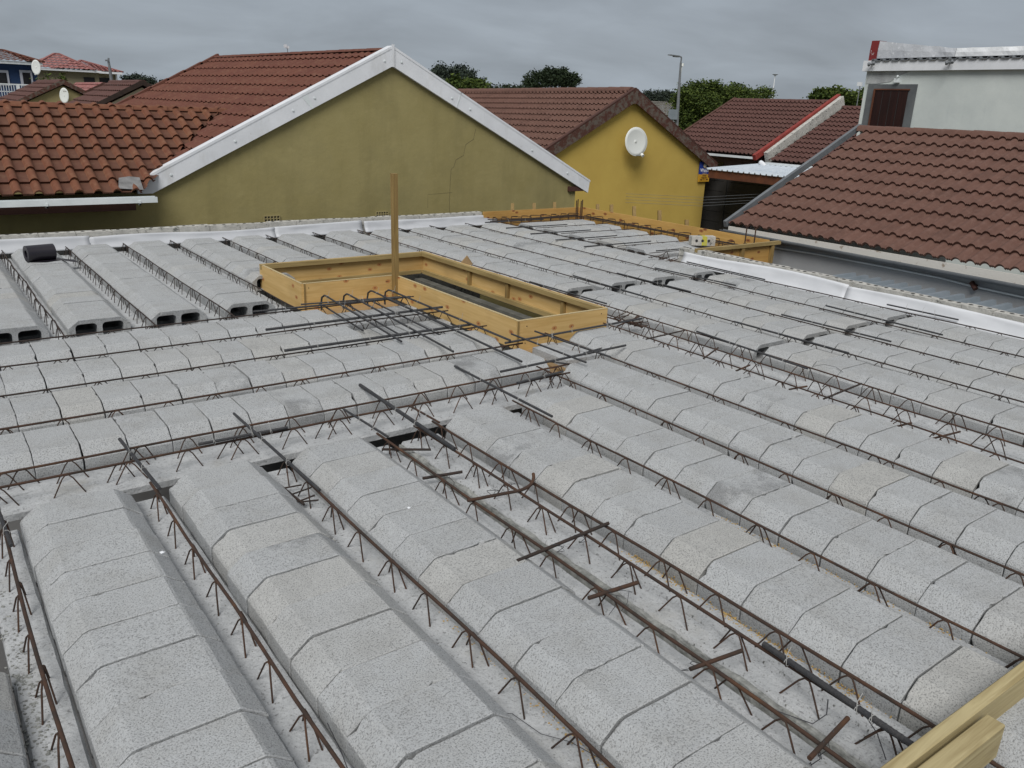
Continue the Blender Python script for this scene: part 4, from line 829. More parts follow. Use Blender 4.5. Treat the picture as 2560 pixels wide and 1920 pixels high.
# low wing: eave in front, ridge behind, valley against the main slope
vv = Vector((0, 1.9, .965)).normalized()
vc = ((2.33, 10.6, 0), Vector((1.9, -1.63, 0)).normalized())
tiled('roof_tiles', OL, (-6.5, 10.60, .465), (1, 0, 0), vv, 10.9, 2.13, .2025, .252, M['tilered'], amp=.050, ns=8, thick=.034, clips=[vc], tile=.405)
tiled('roof_tiles', OL, (-6.5, 14.4, .465), (1, 0, 0), Vector((0, -1.9, .965)).normalized(), 9.8, 2.13, .2025, .252, M['tilered'], amp=.038, ns=4)
ridge_caps(OL, (-6.5, 12.5, 1.445), (4.0, 12.5, 1.445), M['tilered'], w=.14, h=.06, L=.43, flat=True)
gutter(OL, (-6.5, 10.52, .36), (2.46, 10.52, .375), .062, M['gutterw'])
q = MB()
for x in (1.28, 2.25, .3, -.7): q.box((x, 10.445, .35), (x + .02, 10.60, .372)); q.box((x, 10.445, .35), (x + .02, 10.457, .40))
q.build('gutter_bracket', M['gutterw'], OL)
q = MB(); q.box((-6.5, 10.64, .27), (2.25, 10.665, .42)); q.build('eave_board', M['brown'], OL)
q = MB(); q.box((-6.5, 10.67, .38), (2.36, 10.99, .40)); q.build('soffit', M['brown'], OL)
q = MB(); q.add([(2.07, 10.59, .535), (2.34, 10.57, .515), (2.355, 10.78, .64), (2.24, 10.79, .655), (2.12, 10.77, .64)], [(0, 1, 2, 3, 4)]); q.build('flashing', mat('lead_flashing', (.22, .22, .22), (.12, .12, .12), 9, .6), OL)
def vent(parent, x0, x1, z0, z1, y, nx=5, nz=3, m='olive'):
    b = MB(); dx = (x1 - x0) / (nx + .3); dz = (z1 - z0) / (nz + .3); t = .25
    b.box((x0, y - .02, z0), (x0 + dx * .22, y, z1)); 
    for i in range(1, nx + 1): b.box((x0 + dx * i - .0, y - .018, z0), (x0 + dx * (i + .28), y, z1))
    for i in range(nz + 1): b.box((x0, y - .016, z0 + dz * i), (x1, y - .001, z0 + dz * (i + .28)))
    fr = b.build('air_vent', M[m], parent); q = MB(); q.box((x0 + .01, y - .004, z0 + .01), (x1 - .01, y - .002, z1 - .01)); o = q.build('vent_shade_plate', M['hole'], fr); o.matrix_parent_inverse = fr.matrix_world.inverted(); o.parent = fr; return fr  # solid dark plate painted as the shade behind the vent bars
def childof(o, par): o.parent = par
for (x0, x1, z0, z1) in ((3.93, 4.15, -.03, .085), (5.62, 5.82, -.03, .075)):
    b = MB(); dx = (x1 - x0) / 5; dz = (z1 - z0) / 3; y = 11
    for i in range(6): b.box((x0 + dx * i - .007, y - .02, z0), (x0 + dx * i + .007, y, z1))
    for i in range(4): b.box((x0, y - .017, z0 + dz * i - .006), (x1, y - .001, z0 + dz * i + .006))
    av = b.build('air_vent', M['khaki'], OL); q = MB(); q.box((x0 + .005, y - .004, z0 + .005), (x1 - .005, y - .002, z1 - .005)); q.build('vent_shade_plate', M['hole'], av)  # dark plate on the solid wall stands in for the vent's inner shade
q = MB(); cr_ = [(7.37, 1.27), (7.32, 1.12), (7.19, 1.04), (7.14, .88), (7.01, .81), (6.98, .71), (6.93, .67), (6.92, .46), (6.90, .32), (6.90, .02)]
q.tube([(x + random.uniform(-.01, .01), 11.0, z) for x, z in cr_], .0028, 4, cap=False); q.tube([(6.51, 11.0, .10), (6.51, 11.0, .30), (6.95, 11.0, .32)], .002, 4, cap=False); q.build('crack', M['crack'], OL)
AN = empty('roof_antenna', (5.55, 13.9, 2.33), 'small white antenna on a thin mast above the olive house ridge', 'antenna')
q = MB(); q.tube([(5.58, 14, 2.28), (5.57, 14, 2.44)], .006, 5); q.build('mast', M['galv'], AN); q = MB(); q.box((5.52, 13.98, 2.41), (5.56, 14.02, 2.46)); q.box((5.565, 13.985, 2.40), (5.60, 14.015, 2.44)); q.build('receiver', M['white'], AN)

# ---- yellow house
YH = empty('gable_house', (16.4, 20.5, GZ), 'yellow plastered house with peeling brown barge boards and brown tile roof', 'house')
q = MB(); q.prism([(13.05, 17, GZ), (19.84, 17, GZ), (19.84, 17, .33), (16.5, 17, 2.10), (13.05, 17, .33)], (0, .2, 0)); q.box((19.64, 17.2, GZ), (19.838, 24.8, .3)); q.box((13.05, 17.2, GZ), (13.25, 24.8, .3)); q.box((13.25, 24.6, GZ), (19.63, 24.8, .3)); q.build('wall', M['yellow'], YH)
A_ = Vector((16.46, 16.9, 2.17)); E_ = Vector((16.05, 25.0, 2.06)); Ur = (E_ - A_).normalized(); dL = Vector((-1, 0, -.54)).normalized(); dR = Vector((1, 0, -.54)).normalized()
tiled('roof_tiles', YH, A_ + dL * 4.1, Ur, -dL, 8.1, 4.1, .165, .325, M['tilebrown'], amp=.042, ns=8, thick=.045)
tiled('roof_tiles', YH, A_ + dR * 4.15, Ur, -dR, 8.1, 4.15, .165, .325, M['tilebrown'], amp=.026, ns=4, thick=.03)
ridge_caps(YH, A_ + Vector((0, .1, .02)), E_ + Vector((0, 0, .02)), M['tilebrown'], w=.14, h=.075, L=.42)
def barge(parent, y, ax, az, ex, ez, dep, m, th=.04, name='barge_board'):
    b = MB(); b.prism([(ax, y, az), (ex, y, ez), (ex, y, ez - dep * .75), (ax, y, az - dep)], (0, th, 0)); return b.build(name, m, parent)
barge(YH, 16.84, 16.46, 2.21, 12.75, .23, .33, M['peel']); barge(YH, 16.84, 16.46, 2.21, 20.13, .22, .33, M['peel'])
q = MB(); q.box((16.40, 16.81, 1.84), (16.52, 16.84, 2.22)); q.build('apex_board', M['peel'], YH)
q = MB(); q.beam((16.46, 16.9, 2.24), (20.16, 16.9, .24), .10, .035); q.beam((16.46, 16.9, 2.24), (12.7, 16.9, .24), .10, .035); q.build('verge_trim', M['brown'], YH)
def dish(cx, cy, cz, w2, h2, nrm, label, parent_y, arm=True, marks=True, name='satellite_dish'):
    root = empty(name, (cx, cy, cz), label, 'satellite dish'); nrm = Vector(nrm).normalized(); a = nrm.cross(Vector((0, 0, 1))).normalized(); u = a.cross(nrm).normalized(); c = Vector((cx, cy, cz))
    b = MB(); n = 24; vs = []; fs = []; K = 5
    for k in range(K + 1):
        r = k / K
        for i in range(n): t = 2 * math.pi * i / n; vs.append(c + a * (w2 * r * math.cos(t)) + u * (h2 * r * math.sin(t)) - nrm * (w2 * .12 * (1 - r * r)))
    for k in range(K):
        for i in range(n): j = (i + 1) % n; fs.append((k * n + i, k * n + j, (k + 1) * n + j, (k + 1) * n + i))
    b.add(vs, fs, 0, True); o = b.build('reflector', M['dish'], root); md = o.modifiers.new('s', 'SOLIDIFY'); md.thickness = .01
    b = MB(); b.tube([c + a * (w2 * math.cos(2 * math.pi * i / n)) + u * (h2 * math.sin(2 * math.pi * i / n)) for i in range(n + 1)], w2 * .03, 5, cap=False); b.build('rim', M['dishrim'], root)
    b = MB(); bot = c - u * h2 * .98; lnb = c + nrm * w2 * .9 - u * h2 * 1.05
    b.tube([bot, lnb], w2 * .035, 6); b.tube([c - nrm * w2 * .17, c - nrm * w2 * .75 - u * h2 * .3], w2 * .06, 6); b.build('arm', M['galv'], root)
    b = MB(); b.tube([lnb - nrm * .03, lnb - nrm * w2 * .25 + u * w2 * .12], w2 * .12, 8); b.build('receiver_head', M['dishrim'], root)
    return root
dish(16.46, 16.68, .864, .37, .375, (-.12, -1, .12), 'white round satellite dish on the yellow gable wall', 17)
# sign
SG = empty('security_sign', (19.69, 16.96, .02), 'blue and yellow security sign on the corner of the yellow wall', 'sign')
q = MB(); q.box((19.45, 16.93, -.065), (19.92, 16.96, .30)); q.build('blue_panel', M['signblue'], SG)
q = MB(); q.box((19.45, 16.932, -.285), (19.92, 16.96, -.067)); q.build('yellow_panel', M['signyel'], SG)
def text(s, size, loc, m, parent, rot=(R(90), 0, 0), ext=.002, name='lettering', sx=1.0):
    cu = bpy.data.curves.new(name, 'FONT'); cu.body = s; cu.size = size; cu.align_x = 'CENTER'; cu.align_y = 'CENTER'; cu.extrude = ext
    ob = bpy.data.objects.new(name, cu); COL.objects.link(ob); dg = bpy.context.evaluated_depsgraph_get(); me = bpy.data.meshes.new_from_object(ob.evaluated_get(dg)); bpy.data.objects.remove(ob)
    o = bpy.data.objects.new(name, me); COL.objects.link(o); me.materials.clear(); me.materials.append(m); o.parent = parent; o.location = Vector(loc) - Vector(parent.location); o.rotation_euler = rot; o.scale = (sx, 1, 1); return o
text('Watch', .15, (19.685, 16.926, .045), M['signwhite'], SG); text('Armed', .062, (19.685, 16.927, -.105), M['signbrown'], SG); text('Response', .062, (19.685, 16.927, -.165), M['signbrown'], SG); text('086 112 1 188', .058, (19.685, 16.927, -.225), M['signbrown'], SG)
text('security services', .03, (19.685, 16.926, -.035), M['signcream'], SG)
q = MB(); q.tube([(19.67, 16.929, .19), (19.67, 16.922, .19)], .072, 20); q.build('round_emblem', M['signcream'], SG); q = MB(); q.tube([(19.67, 16.921, .19), (19.67, 16.917, .19)], .045, 16); q.build('emblem_centre', M['signwhite'], SG)

# ---- semi-detached houses behind, firewall between
def shed_house(name, label, y0, y1, xr, zr, xe, ze, ground_wall, m='tiledark', gutter_m='gutterw'):
    root = empty(name, (xr, (y0 + y1) / 2, GZ), label, 'house'); L = math.hypot(xr - xe, zr - ze); V = Vector((xr - xe, 0, zr - ze)).normalized()
    tiled('roof_tiles', root, (xe, y0, ze), (0, 1, 0), V, y1 - y0, L, .165, .31, M[m], amp=.042, ns=8, thick=.045)
    tiled('roof_tiles', root, (2 * xr - xe, y0, ze), (0, 1, 0), Vector((-V.x, 0, V.z)), y1 - y0, L, .165, .31, M[m], amp=.026, ns=4)
    ridge_caps(root, (xr, y0, zr), (xr, y1, zr), M[m], w=.13, h=.04, L=.42)
    q = MB(); xw = xe + .5; zw = ze + .1; q.prism([(xw, y0 + .1, GZ), (2 * xr - xw, y0 + .1, GZ), (2 * xr - xw, y0 + .1, zw), (xr, y0 + .1, zr - .12), (xw, y0 + .1, zw)], (0, y1 - y0 - .2, 0)); q.build('wall', M[ground_wall], root)
    gutter(root, (xe - .05, y0 + .02, ze - .10), (xe - .05, y1, ze - .10), .06, M[gutter_m])
    q = MB(); q.box((xe + .02, y0 + .05, ze - .12), (xw - .01, y1, ze - .03)); q.build('soffit', M['brown'], root)
    return root
H4 = shed_house('terrace_house', 'brown tiled pinkish house beyond the yellow house, left of the red capping', 16.35, 20.42, 25.0, 2.22, 21.4, .50, 'pinkwall')
q = MB(); q.beam((25.0, 20.45, 2.24), (21.35, 20.45, .50), .10, .10); q.build('verge_trim', M['darkboard'], H4)
for yv in (18.2,):
    b = MB(); b.box((21.86, yv - .12, .02), (21.89, yv + .12, .2)); av = b.build('air_vent', M['khaki'], H4)
    b = MB(); [b.box((21.855, yv - .1 + .07 * i, .03 + .055 * j), (21.862, yv - .06 + .07 * i, .06 + .055 * j)) for i in range(3) for j in range(3)]; b.build('vent_shade_plate', M['hole'], av)  # small dark plates painted as shade in the vent slots
H5 = shed_house('terrace_house', 'brown tiled house right of the red capping, partly behind the white upper storey', 10.4, 16.0, 25.0, 2.05, 21.4, .38, 'pinkwall')
ridge_caps(H5, (25.6, 10.5, 2.3), (25.6, 15.7, 2.3), M['tiledark'], w=.2, h=.05, L=.42)
q = MB(); q.beam((25.02, 16.28, 2.36), (21.1, 16.28, .46), .12, .17); q.build('red_capping', M['redpaint'], H4)
q = MB(); q.beam((25.02, 16.13, 2.22), (21.5, 16.13, .46), .14, .34); q.build('firewall', M['brick'], H4)
# carport between
CP = empty('carport', (19.9, 14.5, GZ), 'carport with pale corrugated roof beside the yellow house', 'carport')
b = MB(); vs = []; fs = []; n = 0; y = 12.3; prof = []
while y < 16.15:
    for dy, dz in ((0, 0), (.11, 0), (.125, .035), (.16, .035), (.175, 0)): prof.append((y + dy, dz))
    y += .19
for (x, z) in ((18.95, .15), (21.7, .27)): vs += [(x, yy, z + dz) for yy, dz in prof]
k = len(prof); b.add(vs, [(i, i + 1, k + i + 1, k + i) for i in range(k - 1)]); o = b.build('roof_sheet', M['ibr'], CP); md = o.modifiers.new('s', 'SOLIDIFY'); md.thickness = .012; md.offset = -1
q = MB(); q.box((19.0, 12.4, -.09), (19.06, 16.2, .135)); q.build('front_beam', M['rustbeam'], CP); q = MB()
for y in (12.5,): q.box((19.0, y, GZ), (19.1, y + .1, -.1))
q.build('post', M['rustbeam'], CP)
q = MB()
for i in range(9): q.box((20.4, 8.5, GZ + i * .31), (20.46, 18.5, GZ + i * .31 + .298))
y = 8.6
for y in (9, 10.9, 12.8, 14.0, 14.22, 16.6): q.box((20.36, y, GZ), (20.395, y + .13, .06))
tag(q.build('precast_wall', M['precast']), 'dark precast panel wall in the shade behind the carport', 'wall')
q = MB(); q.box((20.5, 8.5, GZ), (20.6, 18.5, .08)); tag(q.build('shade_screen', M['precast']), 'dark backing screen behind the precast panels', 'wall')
for k_, (z0, z1) in enumerate([(-.52, -.30), (-.60, -.38), (-.68, -.46), (-.76, -.52)]):
    q = MB(); q.tube([(16.5, 16.95, z0 - .04), (18, 15.5, z0 - .03), (20.3, 13.9, z1)], .0035, 4); tag(q.build('washing_line', M['steelgrey']), f"thin washing line strung past the yellow wall, {ORD[k_]} from the top", 'washing line', 'washing lines')
cam1 = empty('security_camera', (21.1, 15.95, .28), 'white dome camera under the end of the red capping', 'camera'); q = MB(); q.tube([(21.1, 16.02, .34), (21.05, 15.9, .28), (21.0, 15.75, .24)], [.07, .09, .05], 8); q.build('housing', M['white'], cam1)

# ---- right house
RH = empty('gable_house', (12, 3, GZ), 'brown tiled house with grey wall on the right side of the photo', 'house')
zE, zR = .215, 1.50; V = Vector((3.0, 0, zR - zE)); Lr = V.length; V.normalize()
tiled('roof_tiles', RH, (9.0, -2.5, zE), (0, 1, 0), V, 9.72, Lr, .15, .31, M['tilebrown'], amp=.036, ns=9, thick=.032, tile=.30)
tiled('roof_tiles', RH, (15.0, -2.5, zE), (0, 1, 0), Vector((-V.x, 0, V.z)), 9.72, Lr, .125, .31, M['tilebrown'], amp=.02, ns=4)
ridge_caps(RH, (12.0, -2.5, zR + .01), (12.0, 7.3, zR + .03), M['tilebrown'], w=.15, h=.085, L=.42, flat=True)
q = MB(); q.beam((8.97, 7.26, zE + .005), (12.02, 7.38, zR + .035), .05, .085); q.beam((15.03, 7.26, zE), (12.02, 7.38, zR + .03), .05, .085); q.build('verge_trim', M['steelgrey'], RH)
q = MB(); q.prism([(9.05, 7.0, GZ), (14.8, 7.0, GZ), (14.8, 7.0, .15), (12, 7.0, 1.4), (9.05, 7.0, .15)], (0, .12, 0)); q.box((9.05, -2.5, GZ), (9.3, 6.995, .082)); q.build('wall', M['greyplaster'], RH)
q = MB(); q.box((8.975, -2.5, .105), (9.0, 7.2, .20)); q.build('fascia', M['peelwhite'] if 'peelwhite' in M else M['white'], RH)
q = MB(); q.box((9.005, -2.5, .085), (9.12, 7.2, .10)); q.build('soffit', M['darkgrey'], RH)
gutter(RH, (8.935, -2.5, .045), (8.935, 7.28, .15), .04, M['steelgrey'], square=False)
q = MB(); q.tube([(9.03, 6.8, .01), (9.03, 5.9, .03), (9.03, 5.0, .03), (9.03, 4.3, .02), (9.03, 3.95, -.005), (9.03, 3.45, -.02), (9.03, -1, -.03)], .012, 6); q.build('conduit', M['gutterw'], RH)
q = MB(); q.tube([(9.02, 3.95, .035), (8.98, 3.88, -.02)], .026, 8); q.tube([(9.05, 3.91, .0), (8.98, 3.91, .0)], .02, 8); q.build('conduit_lamp', M['brown'], RH)
# low grey sheet roof between the brick wall and the grey wall
LS = empty('lean_to_roof', (8.2, 2, -.2), 'strip of blue-grey ribbed roof sheets below the grey wall', 'roof')
q = MB(); q.box((7.5, -1.5, -.15), (8.97, 5.40, -.135)); 
y = 5.30
while y > -1.4:
    q.prism([(7.5, y, -.135), (7.5, y - .018, -.088), (7.5, y - .06, -.088), (7.5, y - .078, -.135)], (1.46, 0, 0)); y -= .159
q.build('ribbed_sheet', M['greysheet'], LS); 

# ---- white upper storey
WB = empty('upper_storey', (17, 6, GZ), 'white plastered upper storey with a dark wooden door and silver parapet', 'building')
WX = 16.5
q = MB(); q.box((WX, 1.0, GZ), (WX + 4, 9.96, 2.62)); q.build('wall', M['whiteplaster'], WB)
q = MB(); q.box((WX - .001, 9.963, GZ), (WX + 4, 10.18, 2.61)); q.build('corner_pier', M['whiteplaster'], WB)
q = MB(); q.box((WX - .02, 9.04, .6), (WX - .001, 10.09, 2.35)); q.build('door_surround', M['darkgrey'], WB)
q = MB(); q.prism([(WX - .009, 10.15, 2.36), (WX - .009, 10.15, 2.59), (WX - .009, 9.25, 2.59), (WX - .009, 9.5, 2.50), (WX - .009, 9.62, 2.40), (WX - .009, 9.9, 2.36)], (.004, 0, 0)); q.build('stain', mat('grey_wash', (.27, .28, .285), (.42, .44, .44), 4, .9), WB)
dr = MB(); dr.box((WX - .035, 9.20, .7), (WX - .021, 9.90, 2.235)); dro = dr.build('door', M['door'], WB)
q = MB(); q.box((WX - .05, 9.90, .7), (WX - .021, 9.935, 2.26)); q.box((WX - .05, 9.17, 2.237), (WX - .021, 9.899, 2.262)); q.build('door_frame', M['rustbeam'], dro)
q = MB()
for y in (9.38, 9.55, 9.72): q.box((WX - .040, y, .7), (WX - .0355, y + .008, 2.23))
q.build('groove_shade_strips', M['hole'], dro)  # raised dark strips painted as the shade of grooves
q = MB(); q.box((WX - .09, .8, 2.60), (WX + .1, 10.24, 2.80)); q.build('fascia', M['white'], WB)
# corrugated edge under parapet
b = MB(); vs = []; prof = []; y = .8
while y < 9.95:
    for dy, dz in ((0, 0), (.06, 0), (.075, .028), (.12, .028), (.135, 0)): prof.append((y + dy, dz))
    y += .19
for x, z in ((WX - .12, 2.80), (WX + .4, 2.83)): vs += [(x, yy, z + dz) for yy, dz in prof]
k = len(prof); b.add(vs, [(i, i + 1, k + i + 1, k + i) for i in range(k - 1)]); o = b.build('roof_sheet', M['steelgrey'], WB); md = o.modifiers.new('s', 'SOLIDIFY'); md.thickness = .02
def lump(y0, y1, z0f, z1f, m, name, x0=WX - .03, x1=WX + .25):
    b = MB(); n = max(6, int(abs(y1 - y0) / .08)); vs = []
    for i in range(n + 1):
        y = y0 + (y1 - y0) * i / n; a = .015 * noise.noise(Vector((y * 2.5, 1, 0))); c = .02 * noise.noise(Vector((y * 4.5, 5, 0)))
        vs += [(x0 + a, y, z0f(y)), (x0 + c, y, (z0f(y) + z1f(y)) / 2), (x0 + .02 + a, y, z1f(y) + c * .5), (x1, y, z1f(y) + a), (x1, y, z0f(y))]
    b.add(vs, [(i * 5 + j, i * 5 + (j + 1) % 5, i * 5 + 5 + (j + 1) % 5, i * 5 + 5 + j) for i in range(n) for j in range(5)] + [(0, 1, 2, 3, 4), tuple(n * 5 + j for j in range(5))], 0, False); return b.build(name, m, WB)
pz_ = lambda y: 3.18 - .19 * min(1, max(0, (10.05 - y) / 1.65)) ** .9
lump(8.42, 10.0, lambda y: 2.84, pz_, M['silver'], 'parapet'); lump(.9, 8.41, lambda y: 2.84, lambda y: 2.99, M['silver2'], 'parapet')
lump(10.005, 10.17, lambda y: 2.80, lambda y: 3.18, M['redflake'], 'parapet_end', x0=WX - .04)
for y in (10.02, 8.43):
    q = MB(); q.tube([(WX - .1, y, 2.74), (WX - .16, y, 2.72)], .02, 6); q.tube([(WX - .16, y + .05, 2.74), (WX - .2, y + .02, 2.70)], .028, 7); q.tube([(WX - .16, y - .05, 2.76), (WX - .2, y - .08, 2.72)], .028, 7); q.build('spot_lamp', M['galv'], WB)
q = MB(); q.box((WX - .07, 9.42, 2.38), (WX - .001, 9.52, 2.46)); q.tube([(WX - .01, 9.45, 2.47), (WX - .1, 9.44, 2.50)], .02, 7); q.build('door_lamp', M['gutterw'], WB)

# ------------------------------------------------------------------ background houses on the left
def far_gable(name, label, Y, apx, apz, half, slope, ridge_dx, ridge_len, wallm, bm_, tm, ovl=.35, dz=0, bd=.28):
    root = empty(name, (apx, Y, GZ), label, 'house'); ez = apz - half * slope
    q = MB(); wi = half - ovl; q.prism([(apx - wi, Y, GZ), (apx + wi, Y, GZ), (apx + wi, Y, apz - wi * slope - .2), (apx, Y, apz - .2), (apx - wi, Y, apz - wi * slope - .2)], (0, ridge_len, 0)); q.build('wall', M[wallm], root)
    A = Vector((apx, Y - .15, apz)); E = Vector((apx + ridge_dx, Y + ridge_len, apz + dz)); U = (E - A).normalized()
    for s in (-1, 1):
        d = Vector((s, 0, -slope)).normalized(); L = half * math.hypot(1, slope)
        tiled('roof_tiles', root, A + d * L, U, -d, (E - A).length, L, .3, .42, M[tm], amp=.03, ns=4, thick=.05)
        barge(root, Y - .2, apx, apz + .05, apx + s * half, ez + .05, bd, M[bm_], .05)
    ridge_caps(root, A, E, M[tm], w=.15, h=.05, L=.8)
    return root
HA = far_gable('gable_house', 'khaki house with tarnished brown barges and a satellite dish, behind the low tiled wing', 42, 6.44, 2.0, 3.7, .5, 0, 6.6, 'khaki', 'peel', 'tiledark', bd=.20)
dish(6.40, 41.7, 1.39, .20, .32, (-.8, -1, .15), 'white tilted satellite dish on the khaki gable', 42)
text('KENA', .07, (6.41, 41.45, 1.56), M['signbrown'], bpy.data.objects['satellite_dish.001'], rot=(R(90), 0, R(35)), name='lettering')
HB = far_gable('gable_house', 'cream gabled house with dark barge boards just left of the olive roof', 32, 7.38, 2.0, 3.7, .52, 0, 4.6, 'cream', 'blackboard', 'tiledark', bd=.17)
HC = far_gable('gable_house', 'low red roofed house between the khaki and cream gables', 48, 9.22, 2.02, 3.6, .5, 0, 7, 'pinkwall', 'brown', 'tilebright')
# beige two-storey with red hip roof (scaled 1.2 along the view rays from Y=60)
k = 1.2; T = lambda x, z: (x * k, 1.6 + (z - 1.6) * k)
BH = empty('two_storey_house', (12, 75, GZ), 'beige two-storey house with bright red hipped tile roof', 'house')
x0, z0 = T(7.85, 2.75); x1, _ = T(12.55, 2.75); xm, _ = T(11.33, 2.75)
q = MB(); q.box((x0, 72, GZ), (xm, 80, z0)); q.box((xm, 72.8, GZ), (x1, 80, z0 - .02)); q.build('wall', M['beige'], BH)
q = MB(); q.box((x0 - .4, 71.55, z0 - .02), (xm + .15, 72.0, z0 + .12)); q.box((xm + .15, 72.3, z0 - .04), (x1 + .3, 72.8, z0 + .10)); q.build('gutter', M['white'], BH)
def hip(parent, xa, xb, ya, yb, ze, h, m, inset=None):
    inset = inset or (yb - ya) / 2; ym = (ya + yb) / 2
    dz = h; Lf = math.hypot(ym - ya, dz); Vf = Vector((0, ym - ya, dz)).normalized()
    c1 = ((xa, ya, 0), Vector((-(ym - ya), inset, 0)).normalized()); c2 = ((xb, ya, 0), Vector(((ym - ya), inset, 0)).normalized())
    tiled('roof_tiles', parent, (xa, ya, ze), (1, 0, 0), Vf, xb - xa, Lf, .34, .42, m, amp=.05, ns=5, thick=.06, clips=[c1, c2])
    Ls = math.hypot(inset, dz)
    tiled('roof_tiles', parent, (xa, ya, ze), (0, 1, 0), Vector((inset, 0, dz)).normalized(), yb - ya, Ls, .34, .42, m, amp=.05, ns=4, thick=.06, clips=[((xa, ya, 0), Vector(((ym - ya), -inset, 0)).normalized()), ((xa, yb, 0), Vector(((ym - ya), inset, 0)).normalized())])
    tiled('roof_tiles', parent, (xb, ya, ze), (0, 1, 0), Vector((-inset, 0, dz)).normalized(), yb - ya, Ls, .34, .42, m, amp=.05, ns=4, thick=.06, clips=[((xb, ya, 0), Vector((-(ym - ya), -inset, 0)).normalized()), ((xb, yb, 0), Vector((-(ym - ya), inset, 0)).normalized())])
    q = MB(); q.beam((xa, ya, ze + .05), (xa + inset, ym, ze + h + .05), .2, .1); q.beam((xb, ya, ze + .05), (xb - inset, ym, ze + h + .05), .2, .1); q.beam((xa + inset, ym, ze + h + .05), (xb - inset, ym, ze + h + .05), .2, .1); q.build('hip_tiles', m, parent)
hip(BH, x0 - .4, x0 + 3.9, 71.5, 75.8, z0 + .13, 1.05, M['tilebright'], inset=2.0)
hip(BH, x0 + 1.6, x1 + .35, 72.4, 79.6, z0 + .10, .78, M['tilebright'], inset=2.2)
for (a, b2, c, d, ym) in ((10.44, 11.06, 2.10, 2.44, 71.98), (11.37, 12.17, 2.12, 2.47, 72.78)):
    xa, za = T(a, c); xb, zb = T(b2, d); q = MB(); q.box((xa, ym - .04, za - .6), (xb, ym, zb)); wo = q.build('window', M['glass'], BH)
q = MB(); q.tube([(x1 - .1, 72.7, z0 - .1), (x1 - .1, 72.75, z0 - 1.5), (x1 - .1, 72.75, GZ)], .06, 6); q.build('downpipe', M['white'], BH)
# blue two-storey at the left edge
UH = empty('two_storey_house', (3, 64, GZ), 'dark blue two-storey house with white balcony at the left edge', 'house')
T2 = lambda x, z: (x * 1.2, 1.6 + (z - 1.6) * 1.2)
x1, z1 = T2(6.57, 2.75); q = MB(); q.box((-4, 60, GZ), (x1, 68, z1)); q.build('wall', M['blue'], UH)
q = MB(); q.box((-4.3, 59.5, z1), (x1 + .3, 60.0, z1 + .16)); q.build('fascia', M['gutterw'], UH)
hip(UH, -6.5, x1 + .35, 59.4, 64.6, z1 + .16, .62, M['tileorange'], inset=1.75)
for (a, b2, c, d) in ((5.79, 6.34, 1.72, 2.49), (4.55, 5.30, 1.72, 2.44)):
    xa, za = T2(a, c); xb, zb = T2(b2, d); q = MB(); q.box((xa, 59.93, za), (xb, 60, zb)); fr = q.build('window', M['frame'], UH); q = MB(); q.box((xa + .14, 59.90, za + .05), (xb - .12, 59.925, zb - .14)); q.build('window_pane', M['glass'], fr)
q = MB(); xa, za = T2(5.6, 1.78); yb_ = 57.6; q.box((-4, yb_, za - .03), (xa + .55, yb_ + .05, za + .04)); q.box((-4, yb_, za - .42), (xa + .55, yb_ + .05, za - .37)); x = -4
while x < xa + .5: q.box((x, yb_, za - .9), (x + .03, yb_ + .03, za)); x += .13
q.box((xa - .28, yb_ - .02, GZ), (xa - .14, yb_ + .1, za)); q.build('balcony_railing', M['gutterw'], UH)
q = MB(); q.box((-4, 57.6, za - 1.1), (xa + .5, 60, za - .9)); q.build('balcony_floor', M['gutterw'], UH)
dish(6.40 * 1.2, 58.5, 1.6 + 1.03 * 1.2, .26, .42, (-.7, -1, .1), 'white satellite dish at the corner of the blue house', 60)
# far grey roof house
GH = empty('grey_roof_house', (66, 64, GZ), 'far white house with a grey tiled roof left of the street lamp', 'house')
q = MB(); q.box((58, 60.5, GZ), (80, 70, 1.55)); q.build('wall', M['white'], GH)
tiled('roof_tiles', GH, (57, 60, 1.5), (1, 0, 0), Vector((0, 3.5, 1.35)).normalized(), 24, 3.75, .35, .42, M['tilegrey'], amp=.04, ns=4, thick=.06)
q = MB(); q.box((57, 60, 1.45), (81, 67, 1.5)); q.build('eave', M['white'], GH)

# ------------------------------------------------------------------ lamps, masts
LK = 34 / 45; lk = lambda x, z, dy=0: (x * LK, 34 + dy, 1.6 + (z - 1.6) * LK if z > GZ else GZ)
LP = empty('street_lamp', lk(48.6, GZ), 'tall tapered street lamp with a flat head rising behind the yellow gable', 'street lamp')
q = MB(); q.tube([lk(48.62, GZ), lk(48.55, 1.0), lk(48.40, 3.5), lk(48.33, 5.3)], [.12, .095, .075, .055], 10); q.tube([lk(48.33, 5.25), lk(48.35, 5.62), lk(48.30, 5.68), lk(47.9, 5.72)], .04, 8); q.build('pole', M['galv'], LP)
q = MB(); q.beam(lk(47.0, 5.74), lk(48.0, 5.72), .2, .05); q.beam(lk(47.5, 5.68), lk(47.95, 5.67), .16, .07); q.build('lamp_head', M['galv'], LP)
q = MB(); q.tube([lk(48.52, 5.25), lk(48.52, 5.05)], .08, 8); q.tube([lk(48.50, 5.05), lk(48.42, 4.2)], .02, 5); q.build('camera_dome', M['dishrim'], LP)
q = MB(); q.beam(lk(47.72, 1.62), lk(48.34, 1.62), .3, .54); q.build('junction_box', M['greysheet'], LP)
LP2 = empty('street_lamp', (12.05, 60, GZ), 'small distant street lamp in front of the red hipped roof', 'street lamp')
